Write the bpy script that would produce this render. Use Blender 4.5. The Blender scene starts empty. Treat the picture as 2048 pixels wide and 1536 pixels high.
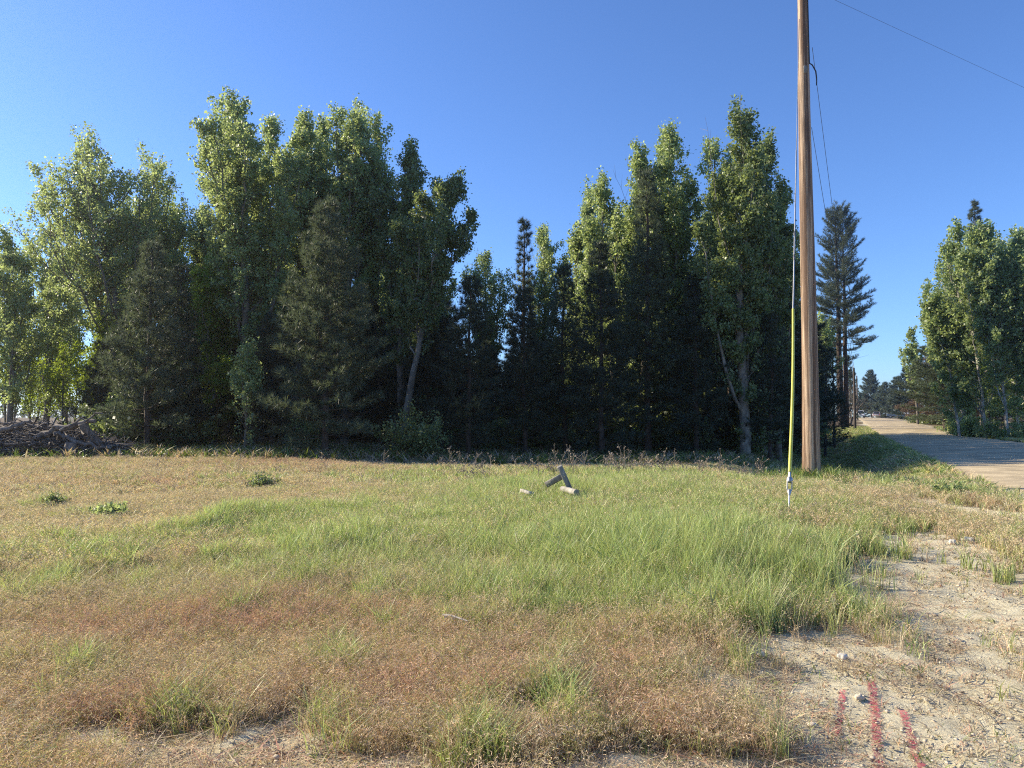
import bpy, math, random
import numpy as np
from mathutils import Vector

# ------------------------------------------------------------------ scene, camera, world, sun
S = bpy.context.scene
COL = S.collection
F = 1462.0                       # focal length in photo pixels (2048 wide)
EYE = 1.6
PITCH = math.atan(67 / F)
cam_d = bpy.data.cameras.new("camera"); cam = bpy.data.objects.new("camera", cam_d); COL.objects.link(cam)
cam_d.sensor_width = 36; cam_d.lens = 36 * F / 2048; cam_d.clip_start = 0.05; cam_d.clip_end = 6000
cam.location = (0, 0, EYE); cam.rotation_euler = (math.pi / 2 + PITCH, 0, 0)
S.camera = cam

SUN_AZ = math.radians(72)        # to the left of the viewing direction
SUN_EL = math.radians(27)
w = bpy.data.worlds.new("World"); S.world = w; w.use_nodes = True
nt = w.node_tree
bg = nt.nodes["Background"]
sky = nt.nodes.new("ShaderNodeTexSky"); sky.sky_type = 'NISHITA'; sky.sun_disc = False
sky.sun_elevation = SUN_EL; sky.sun_rotation = -SUN_AZ
sky.altitude = 800; sky.air_density = 1.0; sky.dust_density = 0.3; sky.ozone_density = 5.0
tint = nt.nodes.new('ShaderNodeMixRGB'); tint.blend_type = 'MULTIPLY'; tint.inputs[0].default_value = 1; tint.inputs[2].default_value = (.70, .81, 1.0, 1)
nt.links.new(sky.outputs[0], tint.inputs[1]); nt.links.new(tint.outputs[0], bg.inputs[0]); bg.inputs[1].default_value = 0.115
sd = bpy.data.lights.new("sun", 'SUN'); sd.energy = 4.6; sd.angle = math.radians(0.53); sd.color = (1.0, 0.87, 0.66)
sun = bpy.data.objects.new("sun", sd); COL.objects.link(sun)
sdir = Vector((-math.sin(SUN_AZ) * math.cos(SUN_EL), math.cos(SUN_AZ) * math.cos(SUN_EL), math.sin(SUN_EL)))
sun.rotation_euler = (-sdir).to_track_quat('-Z', 'Y').to_euler(); sun.location = (-60, 40, 60)
S.view_settings.view_transform = 'Standard'; S.view_settings.look = 'None'; S.view_settings.gamma = 1
S.view_settings.exposure = 1.02
S.cycles.max_bounces = 8; S.cycles.diffuse_bounces = 5; S.cycles.glossy_bounces = 2
S.cycles.transmission_bounces = 3; S.cycles.transparent_max_bounces = 6
S.cycles.use_denoising = False; S.cycles.filter_width = 1.15
S.cycles.volume_bounces = 0; S.cycles.use_adaptive_sampling = False
S.cycles.sample_clamp_indirect = 4

R = np.random.default_rng(11)

# ------------------------------------------------------------------ small maths
def at(px, py, Y):
    """world point at depth Y that projects to photo pixel px,py"""
    u = (px - 1024) / F; v = (768 - py) / F
    cy = math.cos(PITCH) - v * math.sin(PITCH); cz = math.sin(PITCH) + v * math.cos(PITCH)
    k = Y / cy
    return np.array([u * k, Y, EYE + cz * k])

def gd(px, py):
    """flat-ground x, y under a photo pixel"""
    u = (px - 1024) / F; v = (768 - py) / F
    cy = math.cos(PITCH) - v * math.sin(PITCH); cz = math.sin(PITCH) + v * math.cos(PITCH)
    k = -EYE / cz
    return u * k, cy * k

def _h(ix, iy, seed):
    n = (ix.astype(np.int64) * 374761393 + iy.astype(np.int64) * 668265263 + seed * 1442695041) & 0xffffffff
    n = ((n ^ (n >> 13)) * 1274126177) & 0xffffffff
    return ((n ^ (n >> 16)) & 0xffff) / 65535.0

def vnoise(x, y, seed=0):
    x = np.asarray(x, float); y = np.asarray(y, float)
    ix = np.floor(x); iy = np.floor(y); fx = x - ix; fy = y - iy
    fx = fx * fx * (3 - 2 * fx); fy = fy * fy * (3 - 2 * fy)
    a = _h(ix, iy, seed); b = _h(ix + 1, iy, seed); c = _h(ix, iy + 1, seed); d = _h(ix + 1, iy + 1, seed)
    return (a * (1 - fx) + b * fx) * (1 - fy) + (c * (1 - fx) + d * fx) * fy

def fbm(x, y, seed=0, o=4):
    s = 0; a = .5
    for k in range(o):
        s = s + a * vnoise(x * 2 ** k, y * 2 ** k, seed + k * 17); a *= .5
    return s / (1 - .5 ** o)

def sst(a, b, x):
    t = np.clip((np.asarray(x, float) - a) / (b - a), 0, 1); return t * t * (3 - 2 * t)

RK, RB, RN, RW = 0.452, 3.5, math.sqrt(1 + .452 ** 2), 6.4   # road: left edge x = RK*y + RB
def road_s(x, y): return (x - RK * y - RB) / RN

def gz(x, y):
    x = np.asarray(x, float); y = np.asarray(y, float)
    s = road_s(x, y)
    z = 0.16 * np.exp(-((x - 5) / 6) ** 2 - ((y - 13.5) / 4) ** 2)
    z = z + 1.15 * sst(62, 135, y) + 0.35 * sst(130, 230, y)
    z = z - 0.25 * sst(20, 27, y) * sst(-9, -2, x) * (1 - sst(-3, -1, s)) * (1 - sst(60, 80, y))
    z = z - 1.15 * np.exp(-((s + 3.7) / 1.8) ** 2) * sst(16.6, 19.5, y) * (1 - sst(55, 75, y))
    off = 1 - sst(-1.2, -.2, s) * (1 - sst(RW + .2, RW + 1.2, s))
    z = z + off * ((fbm(x * .35, y * .35, 3) - .5) * .14 + (fbm(x * 1.7, y * 1.7, 9) - .5) * .07)
    z = z + (1 - off) * (0.05 + .05 * np.sin(np.clip(s / RW, 0, 1) * math.pi))
    return z

def gz1(x, y): return float(gz(np.array([x]), np.array([y]))[0])

# ------------------------------------------------------------------ field zones (real places on the ground)
def ell(l):
    out = []
    for px, py, rx, ry, a in l:
        cx, cy = gd(px, py); _, y0 = gd(px, py + ry); _, y1 = gd(px, max(py - ry, 872))
        out.append((cx, cy, rx / F * cy, max((y1 - y0) / 2, .12), a))
    return out
def esum(E, x, y):
    s = 0
    for cx, cy, ax, ay, a in E: s = s + a * np.exp(-((x - cx) / ax) ** 2 - ((y - cy) / ay) ** 2)
    return s
E_GREEN = ell([(1250, 965, 480, 32, 1.0), (1320, 1050, 380, 60, 1.2), (1420, 1130, 250, 66, 1.7), (1130, 1120, 330, 66, .8), (1000, 1040, 280, 60, .7),
               (720, 1060, 220, 45, .55), (480, 1060, 90, 26, .9), (690, 1110, 120, 45, .85), (250, 1105, 260, 45, .5), (100, 1140, 200, 45, .4),
               (225, 1038, 34, 10, 1.2), (1260, 1215, 150, 22, .8), (620, 1045, 60, 16, .7), (800, 960, 60, 12, .7), (500, 960, 80, 10, .5), (880, 935, 60, 8, .8),
               (2035, 1145, 60, 60, .5), (2035, 1022, 50, 22, .9), (1850, 985, 110, 25, .45), (100, 1015, 40, 12, .6),
               (1590, 1300, 45, 80, .75), (1660, 1160, 60, 40, .45), (640, 1480, 60, 30, .6), (840, 1480, 40, 20, .8), (1000, 1420, 90, 40, .55), (330, 1400, 60, 40, .45), (120, 1340, 70, 30, .4)])
E_TALL = ell([(1105, 1005, 150, 18, .6), (1420, 1140, 250, 75, 1.0), (1200, 1120, 300, 50, .35), (440, 1060, 60, 20, .7), (690, 1110, 100, 38, .5), (1620, 965, 60, 20, .7), (1590, 1300, 30, 70, .25), (1300, 965, 400, 25, .4)])
E_BARE = ell([(450, 1520, 200, 52, 2.2), (760, 1545, 260, 36, 1.8), (1500, 1530, 280, 55, 2.2), (1150, 1535, 260, 34, 1.5), (60, 1525, 90, 20, 1.0), (1700, 1500, 200, 70, .8), (1870, 1440, 270, 130, 1.5), (1700, 1340, 120, 70, .8), (1900, 1250, 210, 110, 1.0), (1900, 1110, 150, 50, 1.2), (1860, 1180, 150, 50, 1.1), (1950, 1040, 80, 30, 1.0),
              (1670, 1085, 40, 22, .7), (1620, 1200, 80, 18, .6), (1960, 985, 90, 26, 1.3), (2040, 960, 90, 30, 1.2), (2040, 1500, 120, 100, 1.0), (1060, 1395, 40, 12, .5)])
E_RED = ell([(420, 1235, 240, 30, 1), (200, 1270, 200, 30, .8), (650, 1240, 300, 30, .8), (150, 1450, 200, 60, 1), (1000, 1300, 240, 40, .45), (1350, 1330, 150, 40, .4), (560, 930, 240, 12, .7),
             (800, 1400, 240, 60, .6), (1150, 1420, 160, 40, .7), (1150, 945, 100, 9, .8), (1760, 970, 100, 20, .8), (300, 970, 200, 12, .5)])
def zones(x, y):
    wx = x + (fbm(x * .9, y * .9, 21) - .5) * 1.5; wy = y + (fbm(x * .9, y * .9, 33) - .5) * 1.5
    n = fbm(x * 1.6, y * 1.6, 41); n2 = fbm(x * .5, y * .3, 51); n3 = fbm(x * 5, y * 5, 61)
    n4 = fbm(x * 4, y * 2.5, 161, 3); g = esum(E_GREEN, wx, wy) * (.4 + 1.2 * n) * (.4 + 1.4 * n4) + (sst(.58, .75, n4) * .55)
    t = esum(E_TALL, wx, wy) * (.5 + n3)
    b = 1.15 * esum(E_BARE, wx, wy) * (.1 + 1.0 * n3 + .75 * fbm(x * 11, y * 9, 191, 3)) + sst(.66, .8, n3 * .6 + n * .4) * .25
    s = road_s(x, y)
    b = np.maximum(b, sst(-1.3, .1, s) * (1 - sst(RW - .2, RW + 1.2, s)))
    b = np.maximum(b, 1.1 * np.exp(-((x - .07) / .16) ** 2 - ((y - 3.95) / .16) ** 2)); b = np.maximum(b, np.exp(-((x - .41) / .12) ** 2 - ((y - 4.0) / .14) ** 2)); r = esum(E_RED, wx, wy) * (.4 + 1.2 * n) + sst(.5, .7, n2) * .25 + .26 * (1 - sst(5.2, 7.0, y + (n - .5) * 2))
    return np.clip(g, 0, 1.3), np.clip(t, 0, 1.3), np.clip(b, 0, 1), np.clip(r, 0, 1.2)

# ------------------------------------------------------------------ materials
def newmat(name):
    m = bpy.data.materials.new(name); m.use_nodes = True
    return m, m.node_tree, m.node_tree.nodes["Principled BSDF"]
def N(nt, t, **k):
    n = nt.nodes.new("ShaderNode" + t)
    for a, b in k.items(): setattr(n, a, b)
    return n
def ramp(nt, stops):
    n = N(nt, "ValToRGB"); e = n.color_ramp.elements
    while len(e) < len(stops): e.new(.5)
    for i, (p, c) in enumerate(stops): e[i].position = p; e[i].color = tuple(c) + (1,)
    return n
def leafmat(name, c0, c1, trans, tf=.35, rough=.45, spec=.5):
    """two-sided foliage; colour varies from leaf to leaf"""
    m, nt, P = newmat(name); L = nt.links.new
    geo = N(nt, "NewGeometry"); rp = ramp(nt, [(0, c0), (1, c1)])
    L(geo.outputs["Random Per Island"], rp.inputs[0]); L(rp.outputs[0], P.inputs["Base Color"])
    P.inputs["Roughness"].default_value = rough; P.inputs["Specular IOR Level"].default_value = spec
    tr = N(nt, "BsdfTranslucent"); mx = N(nt, "MixShader"); mx.inputs[0].default_value = tf
    mm = N(nt, "MixRGB"); mm.blend_type = 'MULTIPLY'; mm.inputs[0].default_value = 1
    k = ramp(nt, [(0, (.6, .6, .6)), (1, (1.25, 1.25, 1.25))]); L(geo.outputs["Random Per Island"], k.inputs[0])
    L(k.outputs[0], mm.inputs[1]); mm.inputs[2].default_value = tuple(trans) + (1,)
    L(mm.outputs[0], tr.inputs[0]); L(P.outputs[0], mx.inputs[1]); L(tr.outputs[0], mx.inputs[2])
    L(mx.outputs[0], nt.nodes["Material Output"].inputs[0])
    return m
def barkmat(name, c0, c1, sc=6, zs=.25, bump=.5, rough=.85):
    m, nt, P = newmat(name); L = nt.links.new
    tc = N(nt, "TexCoord"); mp = N(nt, "Mapping"); mp.inputs["Scale"].default_value = (sc, sc, sc * zs)
    no = N(nt, "TexNoise"); no.inputs["Scale"].default_value = 1; no.inputs["Detail"].default_value = 6; no.inputs["Roughness"].default_value = .7
    L(tc.outputs["Object"], mp.inputs[0]); L(mp.outputs[0], no.inputs[0])
    rp = ramp(nt, [(.36, c0), (.66, c1)]); L(no.outputs[0], rp.inputs[0]); L(rp.outputs[0], P.inputs["Base Color"])
    bp = N(nt, "Bump"); bp.inputs["Strength"].default_value = bump; bp.inputs["Distance"].default_value = .02
    L(no.outputs[0], bp.inputs["Height"]); L(bp.outputs[0], P.inputs["Normal"]); P.inputs["Roughness"].default_value = rough
    return m
def plain(name, c, rough=.5, metal=0, var=.15, sc=12):
    m, nt, P = newmat(name); L = nt.links.new
    tc = N(nt, "TexCoord"); no = N(nt, "TexNoise"); no.inputs["Scale"].default_value = sc; no.inputs["Detail"].default_value = 4
    L(tc.outputs["Object"], no.inputs[0])
    rp = ramp(nt, [(.3, [v * (1 - var) for v in c]), (.7, [min(1, v * (1 + var)) for v in c])])
    L(no.outputs[0], rp.inputs[0]); L(rp.outputs[0], P.inputs["Base Color"])
    P.inputs["Roughness"].default_value = rough; P.inputs["Metallic"].default_value = metal
    return m
def attrmat(name, tf, rough=.6, spec=.3, gain=1.0):
    m, nt, P = newmat(name); L = nt.links.new
    a = N(nt, "Attribute"); a.attribute_name = "Col"
    L(a.outputs["Color"], P.inputs["Base Color"]); P.inputs["Roughness"].default_value = rough; P.inputs["Specular IOR Level"].default_value = spec
    tr = N(nt, "BsdfTranslucent"); mx = N(nt, "MixShader"); mx.inputs[0].default_value = tf
    mm = N(nt, "MixRGB"); mm.blend_type = 'MULTIPLY'; mm.inputs[0].default_value = 1; mm.inputs[2].default_value = (gain * 1.1, gain * 1.15, gain * .8, 1)
    L(a.outputs["Color"], mm.inputs[1]); L(mm.outputs[0], tr.inputs[0])
    L(P.outputs[0], mx.inputs[1]); L(tr.outputs[0], mx.inputs[2]); L(mx.outputs[0], nt.nodes["Material Output"].inputs[0])
    return m

M = {}
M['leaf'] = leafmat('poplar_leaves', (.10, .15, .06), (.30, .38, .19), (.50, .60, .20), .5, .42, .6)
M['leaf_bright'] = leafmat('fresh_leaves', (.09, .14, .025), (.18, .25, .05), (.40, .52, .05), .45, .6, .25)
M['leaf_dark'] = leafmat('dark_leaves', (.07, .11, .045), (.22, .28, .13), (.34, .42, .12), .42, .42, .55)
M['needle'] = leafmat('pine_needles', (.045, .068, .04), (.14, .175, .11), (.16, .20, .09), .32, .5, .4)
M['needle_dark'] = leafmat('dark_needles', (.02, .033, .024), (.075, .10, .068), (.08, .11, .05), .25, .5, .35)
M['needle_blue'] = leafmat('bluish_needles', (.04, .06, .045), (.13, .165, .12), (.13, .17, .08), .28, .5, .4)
M['needle_dead'] = leafmat('dead_needles', (.13, .09, .06), (.27, .20, .14), (.12, .08, .04), .15, .7, .2)
M['bark_pine'] = barkmat('pine_bark', (.03, .02, .015), (.10, .07, .05))
M['bark_pop'] = barkmat('poplar_bark', (.07, .06, .045), (.22, .19, .15), 5, .4)
M['bark_pale'] = barkmat('pale_bark', (.09, .08, .065), (.30, .27, .22), 5, .5)
M['bark_birch'] = barkmat('birch_bark', (.22, .20, .17), (.60, .56, .50), 5, .5)
M['deadwood'] = barkmat('weathered_dead_wood', (.07, .058, .05), (.25, .21, .175), 9, .3)
M['greywood'] = barkmat('grey_weathered_timber', (.10, .095, .085), (.32, .30, .26), 14, .12)
M['palewood'] = barkmat('pale_weathered_timber', (.22, .20, .165), (.48, .44, .36), 14, .12)
M['farpole'] = barkmat('dark_pole_wood', (.045, .035, .03), (.10, .08, .065), 5, .2)
M['galv'] = plain('galvanised_steel', (.36, .37, .38), .42, .75)
M['yellow'] = plain('yellow_plastic', (.50, .49, .07), .4, 0, .1)
M['black'] = plain('black_rubber', (.02, .02, .022), .5)
M['wire'] = plain('aluminium_wire', (.10, .105, .12), .5, .3)
M['stone'] = plain('pale_stone', (.56, .53, .45), .9, 0, .25, 20)
M['white'] = plain('white_paint', (.75, .76, .76), .35, 0, .05)
M['silver'] = plain('silver_paint', (.50, .44, .42), .3, .4, .05)
M['slate'] = plain('slate_blue_paint', (.10, .15, .22), .3, .3, .05)
M['glass'] = plain('dark_car_glass', (.015, .018, .022), .08, 0, .05)
M['lamp'] = plain('headlight_glass', (.7, .7, .68), .15, 0, .05)
M['redlamp'] = plain('tail_lamp_red', (.35, .02, .02), .25, 0, .05)
M['grass'] = attrmat('grass_blades', .34, .45, .5, 1.4)
M['dry'] = attrmat('dry_grass', .30, .7, .25, 1.1)

# wood of the near pole: long grain, dark weather streaks, knots
m, nt_, P = newmat('pole_wood'); L = nt_.links.new
tc = N(nt_, "TexCoord")
def mapn(s, t, loc=(0, 0, 0)):
    mp = N(nt_, "Mapping"); mp.inputs["Scale"].default_value = s; mp.inputs["Location"].default_value = loc
    L(tc.outputs["Object"], mp.inputs[0]); n = N(nt_, t); L(mp.outputs[0], n.inputs["Vector"]); return n
gr = mapn((30, 30, .8), "TexNoise"); gr.inputs["Scale"].default_value = 1.6; gr.inputs["Detail"].default_value = 8; gr.inputs["Roughness"].default_value = .75
stn = mapn((9, 9, .14), "TexNoise"); stn.inputs["Scale"].default_value = 1.3; stn.inputs["Detail"].default_value = 5; stn.inputs["Roughness"].default_value = .6
kn = mapn((5, 5, 1.5), "TexVoronoi"); kn.inputs["Scale"].default_value = 1.0
r1 = ramp(nt_, [(.32, (.19, .125, .08)), (.5, (.385, .28, .185)), (.68, (.66, .50, .35))]); L(gr.outputs[0], r1.inputs[0])
r2 = ramp(nt_, [(.44, (1.08, 1.06, 1.04)), (.50, (.82, .78, .74)), (.56, (.36, .28, .23))]); L(stn.outputs[0], r2.inputs[0])
r3 = ramp(nt_, [(.05, (.25, .16, .1)), (.11, (1, 1, 1))]); L(kn.outputs["Distance"], r3.inputs[0])
a1 = N(nt_, "MixRGB"); a1.blend_type = 'MULTIPLY'; a1.inputs[0].default_value = 1; L(r1.outputs[0], a1.inputs[1]); L(r2.outputs[0], a1.inputs[2])
ck = mapn((26, 26, .35), 'TexNoise', (3, 1, 2)); ck.inputs['Scale'].default_value = 1.5; ck.inputs['Detail'].default_value = 3; r4 = ramp(nt_, [(.485, (1, 1, 1)), (.5, (.22, .17, .13)), (.515, (1, 1, 1))]); L(ck.outputs[0], r4.inputs[0]); a0 = N(nt_, 'MixRGB'); a0.blend_type = 'MULTIPLY'; a0.inputs[0].default_value = .8; L(a1.outputs[0], a0.inputs[1]); L(r4.outputs[0], a0.inputs[2]); a1 = a0
a2 = N(nt_, "MixRGB"); a2.blend_type = 'MULTIPLY'; a2.inputs[0].default_value = .9; L(a1.outputs[0], a2.inputs[1]); L(r3.outputs[0], a2.inputs[2])
L(a2.outputs[0], P.inputs["Base Color"]); P.inputs["Roughness"].default_value = .75
bp = N(nt_, "Bump"); bp.inputs["Strength"].default_value = .6; bp.inputs["Distance"].default_value = .012; L(gr.outputs[0], bp.inputs["Height"]); L(bp.outputs[0], P.inputs["Normal"])
M['pole'] = m

# ground: pale sandy soil, brown thatch where grass covers it
def soilmat(name, road=False):
    m, nt, P = newmat(name); L = nt.links.new
    geo = N(nt, "NewGeometry")
    def nz(s, d=6, r=.65):
        n = N(nt, "TexNoise"); n.inputs["Scale"].default_value = s; n.inputs["Detail"].default_value = d; n.inputs["Roughness"].default_value = r
        L(geo.outputs["Position"], n.inputs["Vector"]); return n
    big = nz(.7, 4); mid = nz(7, 6, .7); fine = nz(55, 5, .8)
    if road: s0 = ramp(nt, [(.3, (.36, .29, .18)), (.7, (.70, .59, .40))])
    else: s0 = ramp(nt, [(.30, (.28, .235, .145)), (.45, (.55, .49, .33)), (.68, (.77, .715, .51))])
    mixn = N(nt, "MixRGB"); mixn.inputs[0].default_value = .55; L(mid.outputs[0], mixn.inputs[1]); L(fine.outputs[0], mixn.inputs[2])
    L(mixn.outputs[0], s0.inputs[0]); colr = s0.outputs[0]
    if not road:
        at_ = N(nt, "Attribute"); at_.attribute_name = "veg"
        th = ramp(nt, [(.3, (.09, .068, .04)), (.7, (.24, .18, .105))]); L(fine.outputs[0], th.inputs[0])
        ad = N(nt, "Math"); ad.operation = 'ADD'; L(at_.outputs["Fac"], ad.inputs[0]); L(mid.outputs[0], ad.inputs[1])
        mr = N(nt, "MapRange"); mr.inputs[1].default_value = .75; mr.inputs[2].default_value = 1.1; L(ad.outputs[0], mr.inputs[0])
        mx = N(nt, "MixRGB"); L(mr.outputs[0], mx.inputs[0]); L(colr, mx.inputs[1]); L(th.outputs[0], mx.inputs[2]); colr = mx.outputs[0]
    else:
        wv = ramp(nt, [(.38, (.68, .66, .63)), (.62, (1.12, 1.1, 1.05))]); L(big.outputs[0], wv.inputs[0])
        mx = N(nt, "MixRGB"); mx.blend_type = 'MULTIPLY'; mx.inputs[0].default_value = 1; L(colr, mx.inputs[1]); L(wv.outputs[0], mx.inputs[2]); colr = mx.outputs[0]
    L(colr, P.inputs["Base Color"]); P.inputs["Roughness"].default_value = .95; P.inputs["Specular IOR Level"].default_value = .15
    bp = N(nt, "Bump"); bp.inputs["Strength"].default_value = .8 if not road else .12; bp.inputs["Distance"].default_value = .03; L(mixn.outputs[0], bp.inputs["Height"]); L(bp.outputs[0], P.inputs["Normal"])
    return m
M['soil'] = soilmat('sandy_soil'); M['road'] = soilmat('graded_gravel', True)

# ------------------------------------------------------------------ mesh building
class MB:
    """collects vertices and faces of one mesh"""
    def __init__(s): s.v = []; s.t = []; s.q = []; s.n = 0
    def add(s, v, tris=None, quads=None):
        v = np.asarray(v, float).reshape(-1, 3)
        if tris is not None and len(tris): s.t.append(np.asarray(tris, np.int64).reshape(-1, 3) + s.n)
        if quads is not None and len(quads): s.q.append(np.asarray(quads, np.int64).reshape(-1, 4) + s.n)
        s.v.append(v); s.n += len(v)
    def tube(s, pts, rad, k=5, cap=False):
        pts = np.asarray(pts, float); n = len(pts); rad = np.broadcast_to(np.asarray(rad, float), (n,))
        tg = np.gradient(pts, axis=0); tg /= np.linalg.norm(tg, axis=1)[:, None] + 1e-9
        ref = np.array([0, 0, 1.]) if abs(tg[0][2]) < .8 else np.array([1., 0, 0])
        U = np.cross(tg, ref); U /= np.linalg.norm(U, axis=1)[:, None] + 1e-9; V = np.cross(tg, U)
        a = np.arange(k) / k * 2 * math.pi
        vv = pts[:, None] + rad[:, None, None] * (np.cos(a)[None, :, None] * U[:, None] + np.sin(a)[None, :, None] * V[:, None])
        i = np.arange(n - 1)[:, None] * k; j = np.arange(k)[None]; j2 = (j + 1) % k
        q = np.stack([i + j, i + j2, i + k + j2, i + k + j], -1).reshape(-1, 4)
        s.add(vv.reshape(-1, 3), quads=q)
        if cap:
            for e in (0, n - 1):
                c = np.vstack([vv[e], pts[e][None]]); b = np.arange(k)
                s.add(c, tris=np.stack([b, (b + 1) % k, np.full(k, k)], -1))
    def box(s, c, d, rot=None, bev=0):
        x, y, z = np.array(d) / 2
        if bev:
            xs = []
            for sz in (-1, 1):
                for (a, b) in ((x - bev, y), (x, y - bev)):
                    pass
            o = [(x - bev, -y), (x, -y + bev), (x, y - bev), (x - bev, y), (-x + bev, y), (-x, y - bev), (-x, -y + bev), (-x + bev, -y)]
            v = [(p[0] * f, p[1] * f2, zz) for zz, f, f2 in ((-z, 1 - bev / x, 1 - bev / y), (-z + bev, 1, 1), (z - bev, 1, 1), (z, 1 - bev / x, 1 - bev / y)) for p in o]
            v = np.array(v); q = []
            for l in range(3):
                for i in range(8): q.append((l * 8 + i, l * 8 + (i + 1) % 8, l * 8 + 8 + (i + 1) % 8, l * 8 + 8 + i))
            for b0 in (0, 24): q += [(b0, b0 + 1, b0 + 2, b0 + 3), (b0, b0 + 3, b0 + 4, b0 + 7), (b0 + 4, b0 + 5, b0 + 6, b0 + 7)]
        else:
            v = np.array([(i * x, j * y, k * z) for i in (-1, 1) for j in (-1, 1) for k in (-1, 1)])
            q = [(0, 1, 3, 2), (4, 6, 7, 5), (0, 4, 5, 1), (2, 3, 7, 6), (0, 2, 6, 4), (1, 5, 7, 3)]
        if rot is not None: v = v @ np.array(rot).T
        s.add(v + np.array(c), quads=q)
    def build(s, name, mat, parent=None, smooth=False, cols=None):
        V = np.vstack(s.v) if s.v else np.zeros((0, 3))
        T = np.vstack(s.t) if s.t else np.zeros((0, 3), np.int64)
        Q = np.vstack(s.q) if s.q else np.zeros((0, 4), np.int64)
        me = bpy.data.meshes.new(name)
        me.vertices.add(len(V)); me.vertices.foreach_set("co", V.astype(np.float32).ravel())
        nl = T.size + Q.size; me.loops.add(nl)
        me.loops.foreach_set("vertex_index", np.concatenate([T.ravel(), Q.ravel()]).astype(np.int32))
        me.polygons.add(len(T) + len(Q))
        st = np.concatenate([np.arange(len(T)) * 3, T.size + np.arange(len(Q)) * 4]).astype(np.int32)
        me.polygons.foreach_set("loop_start", st)
        if smooth: me.polygons.foreach_set("use_smooth", np.ones(len(st), bool))
        if cols is not None:
            a = me.color_attributes.new("Col", 'FLOAT_COLOR', 'POINT')
            a.data.foreach_set("color", np.hstack([cols, np.ones((len(cols), 1))]).astype(np.float32).ravel())
        me.update(calc_edges=True); me.materials.append(mat)
        o = bpy.data.objects.new(name, me); COL.objects.link(o)
        if parent: o.parent = parent
        return o

def tag(o, label=None, cat=None, group=None, kind=None):
    if label: o["label"] = label
    if cat: o["category"] = cat
    if group: o["group"] = group
    if kind: o["kind"] = kind
    return o
def empty(name, loc, label, cat, group=None, rz=0):
    o = bpy.data.objects.new(name, None); COL.objects.link(o); o.empty_display_size = .2
    o.location = [float(v) for v in loc]; o.rotation_euler = (0, 0, rz)
    return tag(o, label, cat, group)
def copy_tree(o, parent=None):
    c = o.copy(); COL.objects.link(c)
    if parent: c.parent = parent
    for ch in list(o.children): copy_tree(ch, c)
    return c

# ------------------------------------------------------------------ ground, road
def axis(lo, hi, c0, c1, st, gr=1.07):
    a = list(np.arange(c0, c1, st)); p = c1; s = st
    while p < hi: a.append(p); s *= gr; p += s
    a.append(hi); p = c0 - st; s = st; b = []
    while p > lo: b.append(p); s *= gr; p -= s
    b.append(lo); return np.array(b[::-1] + a)
gx = axis(-2500, 2500, -5, 9, .09); gy = axis(-300, 4000, 2.4, 12, .09, 1.05)
X, Y = np.meshgrid(gx, gy); Z = gz(X, Y)
g_, t_, b_, r_ = zones(X, Y)
near = (np.hypot(X, Y) < 14)
Z = Z + near * b_ * ((fbm(X * 7, Y * 7, 71, 3) - .5) * .06 + np.maximum(fbm(X * 3, Y * 3, 77, 3) - .62, 0) * .10)
Z = Z - .10 * sst(0, .5, road_s(X, Y)) * (1 - sst(RW - .5, RW, road_s(X, Y)))   # bed under the road sheet
nx, ny = len(gx), len(gy)
gm = MB(); ii = np.arange(ny - 1)[:, None] * nx + np.arange(nx - 1)[None]
gm.add(np.stack([X, Y, Z], -1).reshape(-1, 3), quads=np.stack([ii, ii + 1, ii + nx + 1, ii + nx], -1).reshape(-1, 4))
ground = gm.build('ground', M['soil'], smooth=True); tag(ground, kind='structure')
veg = np.clip(1 - b_ * 1.25, 0, 1)
a = ground.data.attributes.new("veg", 'FLOAT', 'POINT'); a.data.foreach_set("value", veg.astype(np.float32).ravel())

rm = MB(); ys = axis(-60, 900, 4, 60, .5, 1.04); ss = np.array([-.5, -.25, 0, .4, .9, 1.5, 2.2, 3.2, 4.2, 4.9, 5.5, 6, RW, RW + .25, RW + .5])
ex = [(-.14), (-.05), 0] + [0] * 9 + [0, -.05, -.14]
SS, YY = np.meshgrid(ss, ys)
wob = (fbm(YY * .5, SS * 0, 81) - .5) * .7 * np.where(SS < 3, 1, -1) * (np.abs(SS - 3.2) > 2.5)
XX = RK * YY + RB + (SS + wob) * RN
ZZ = gz(RK * YY + RB + np.clip(SS, .1, RW - .1) * RN, YY) + np.array(ex)[None] + .02
rut = -.02 * (np.exp(-((SS - 1.5) / .3) ** 2) + np.exp(-((SS - 4.9) / .3) ** 2))
rm.add(np.stack([XX, YY, ZZ + rut], -1).reshape(-1, 3)); n2 = len(ss); ii = np.arange(len(ys) - 1)[:, None] * n2 + np.arange(n2 - 1)[None]
rm.q.append(np.stack([ii, ii + 1, ii + n2 + 1, ii + n2], -1).reshape(-1, 4))
tag(rm.build('road', M['road'], smooth=True), kind='structure')
# driveway joining the road on its far side
dm = MB(); p0 = np.array([RK * 108 + RB + RW * RN - 1, 108.]); 
dv = []; dq = []
for i in range(13):
    t = i / 12; c = p0 + np.array([45 * t, 2 + 6 * t]); 
    for k, o in enumerate((-3, -2, 2, 3)):
        x, y = c[0], c[1] + o; dv.append((x, y, gz1(x, y) + (.012 if k in (1, 2) else -.05)))
for i in range(12):
    for k in range(3): dq.append((i * 4 + k, i * 4 + k + 1, i * 4 + 5 + k, i * 4 + 4 + k))
dm.add(dv, quads=dq); tag(dm.build('driveway', M['road'], smooth=True), kind='structure')

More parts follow.
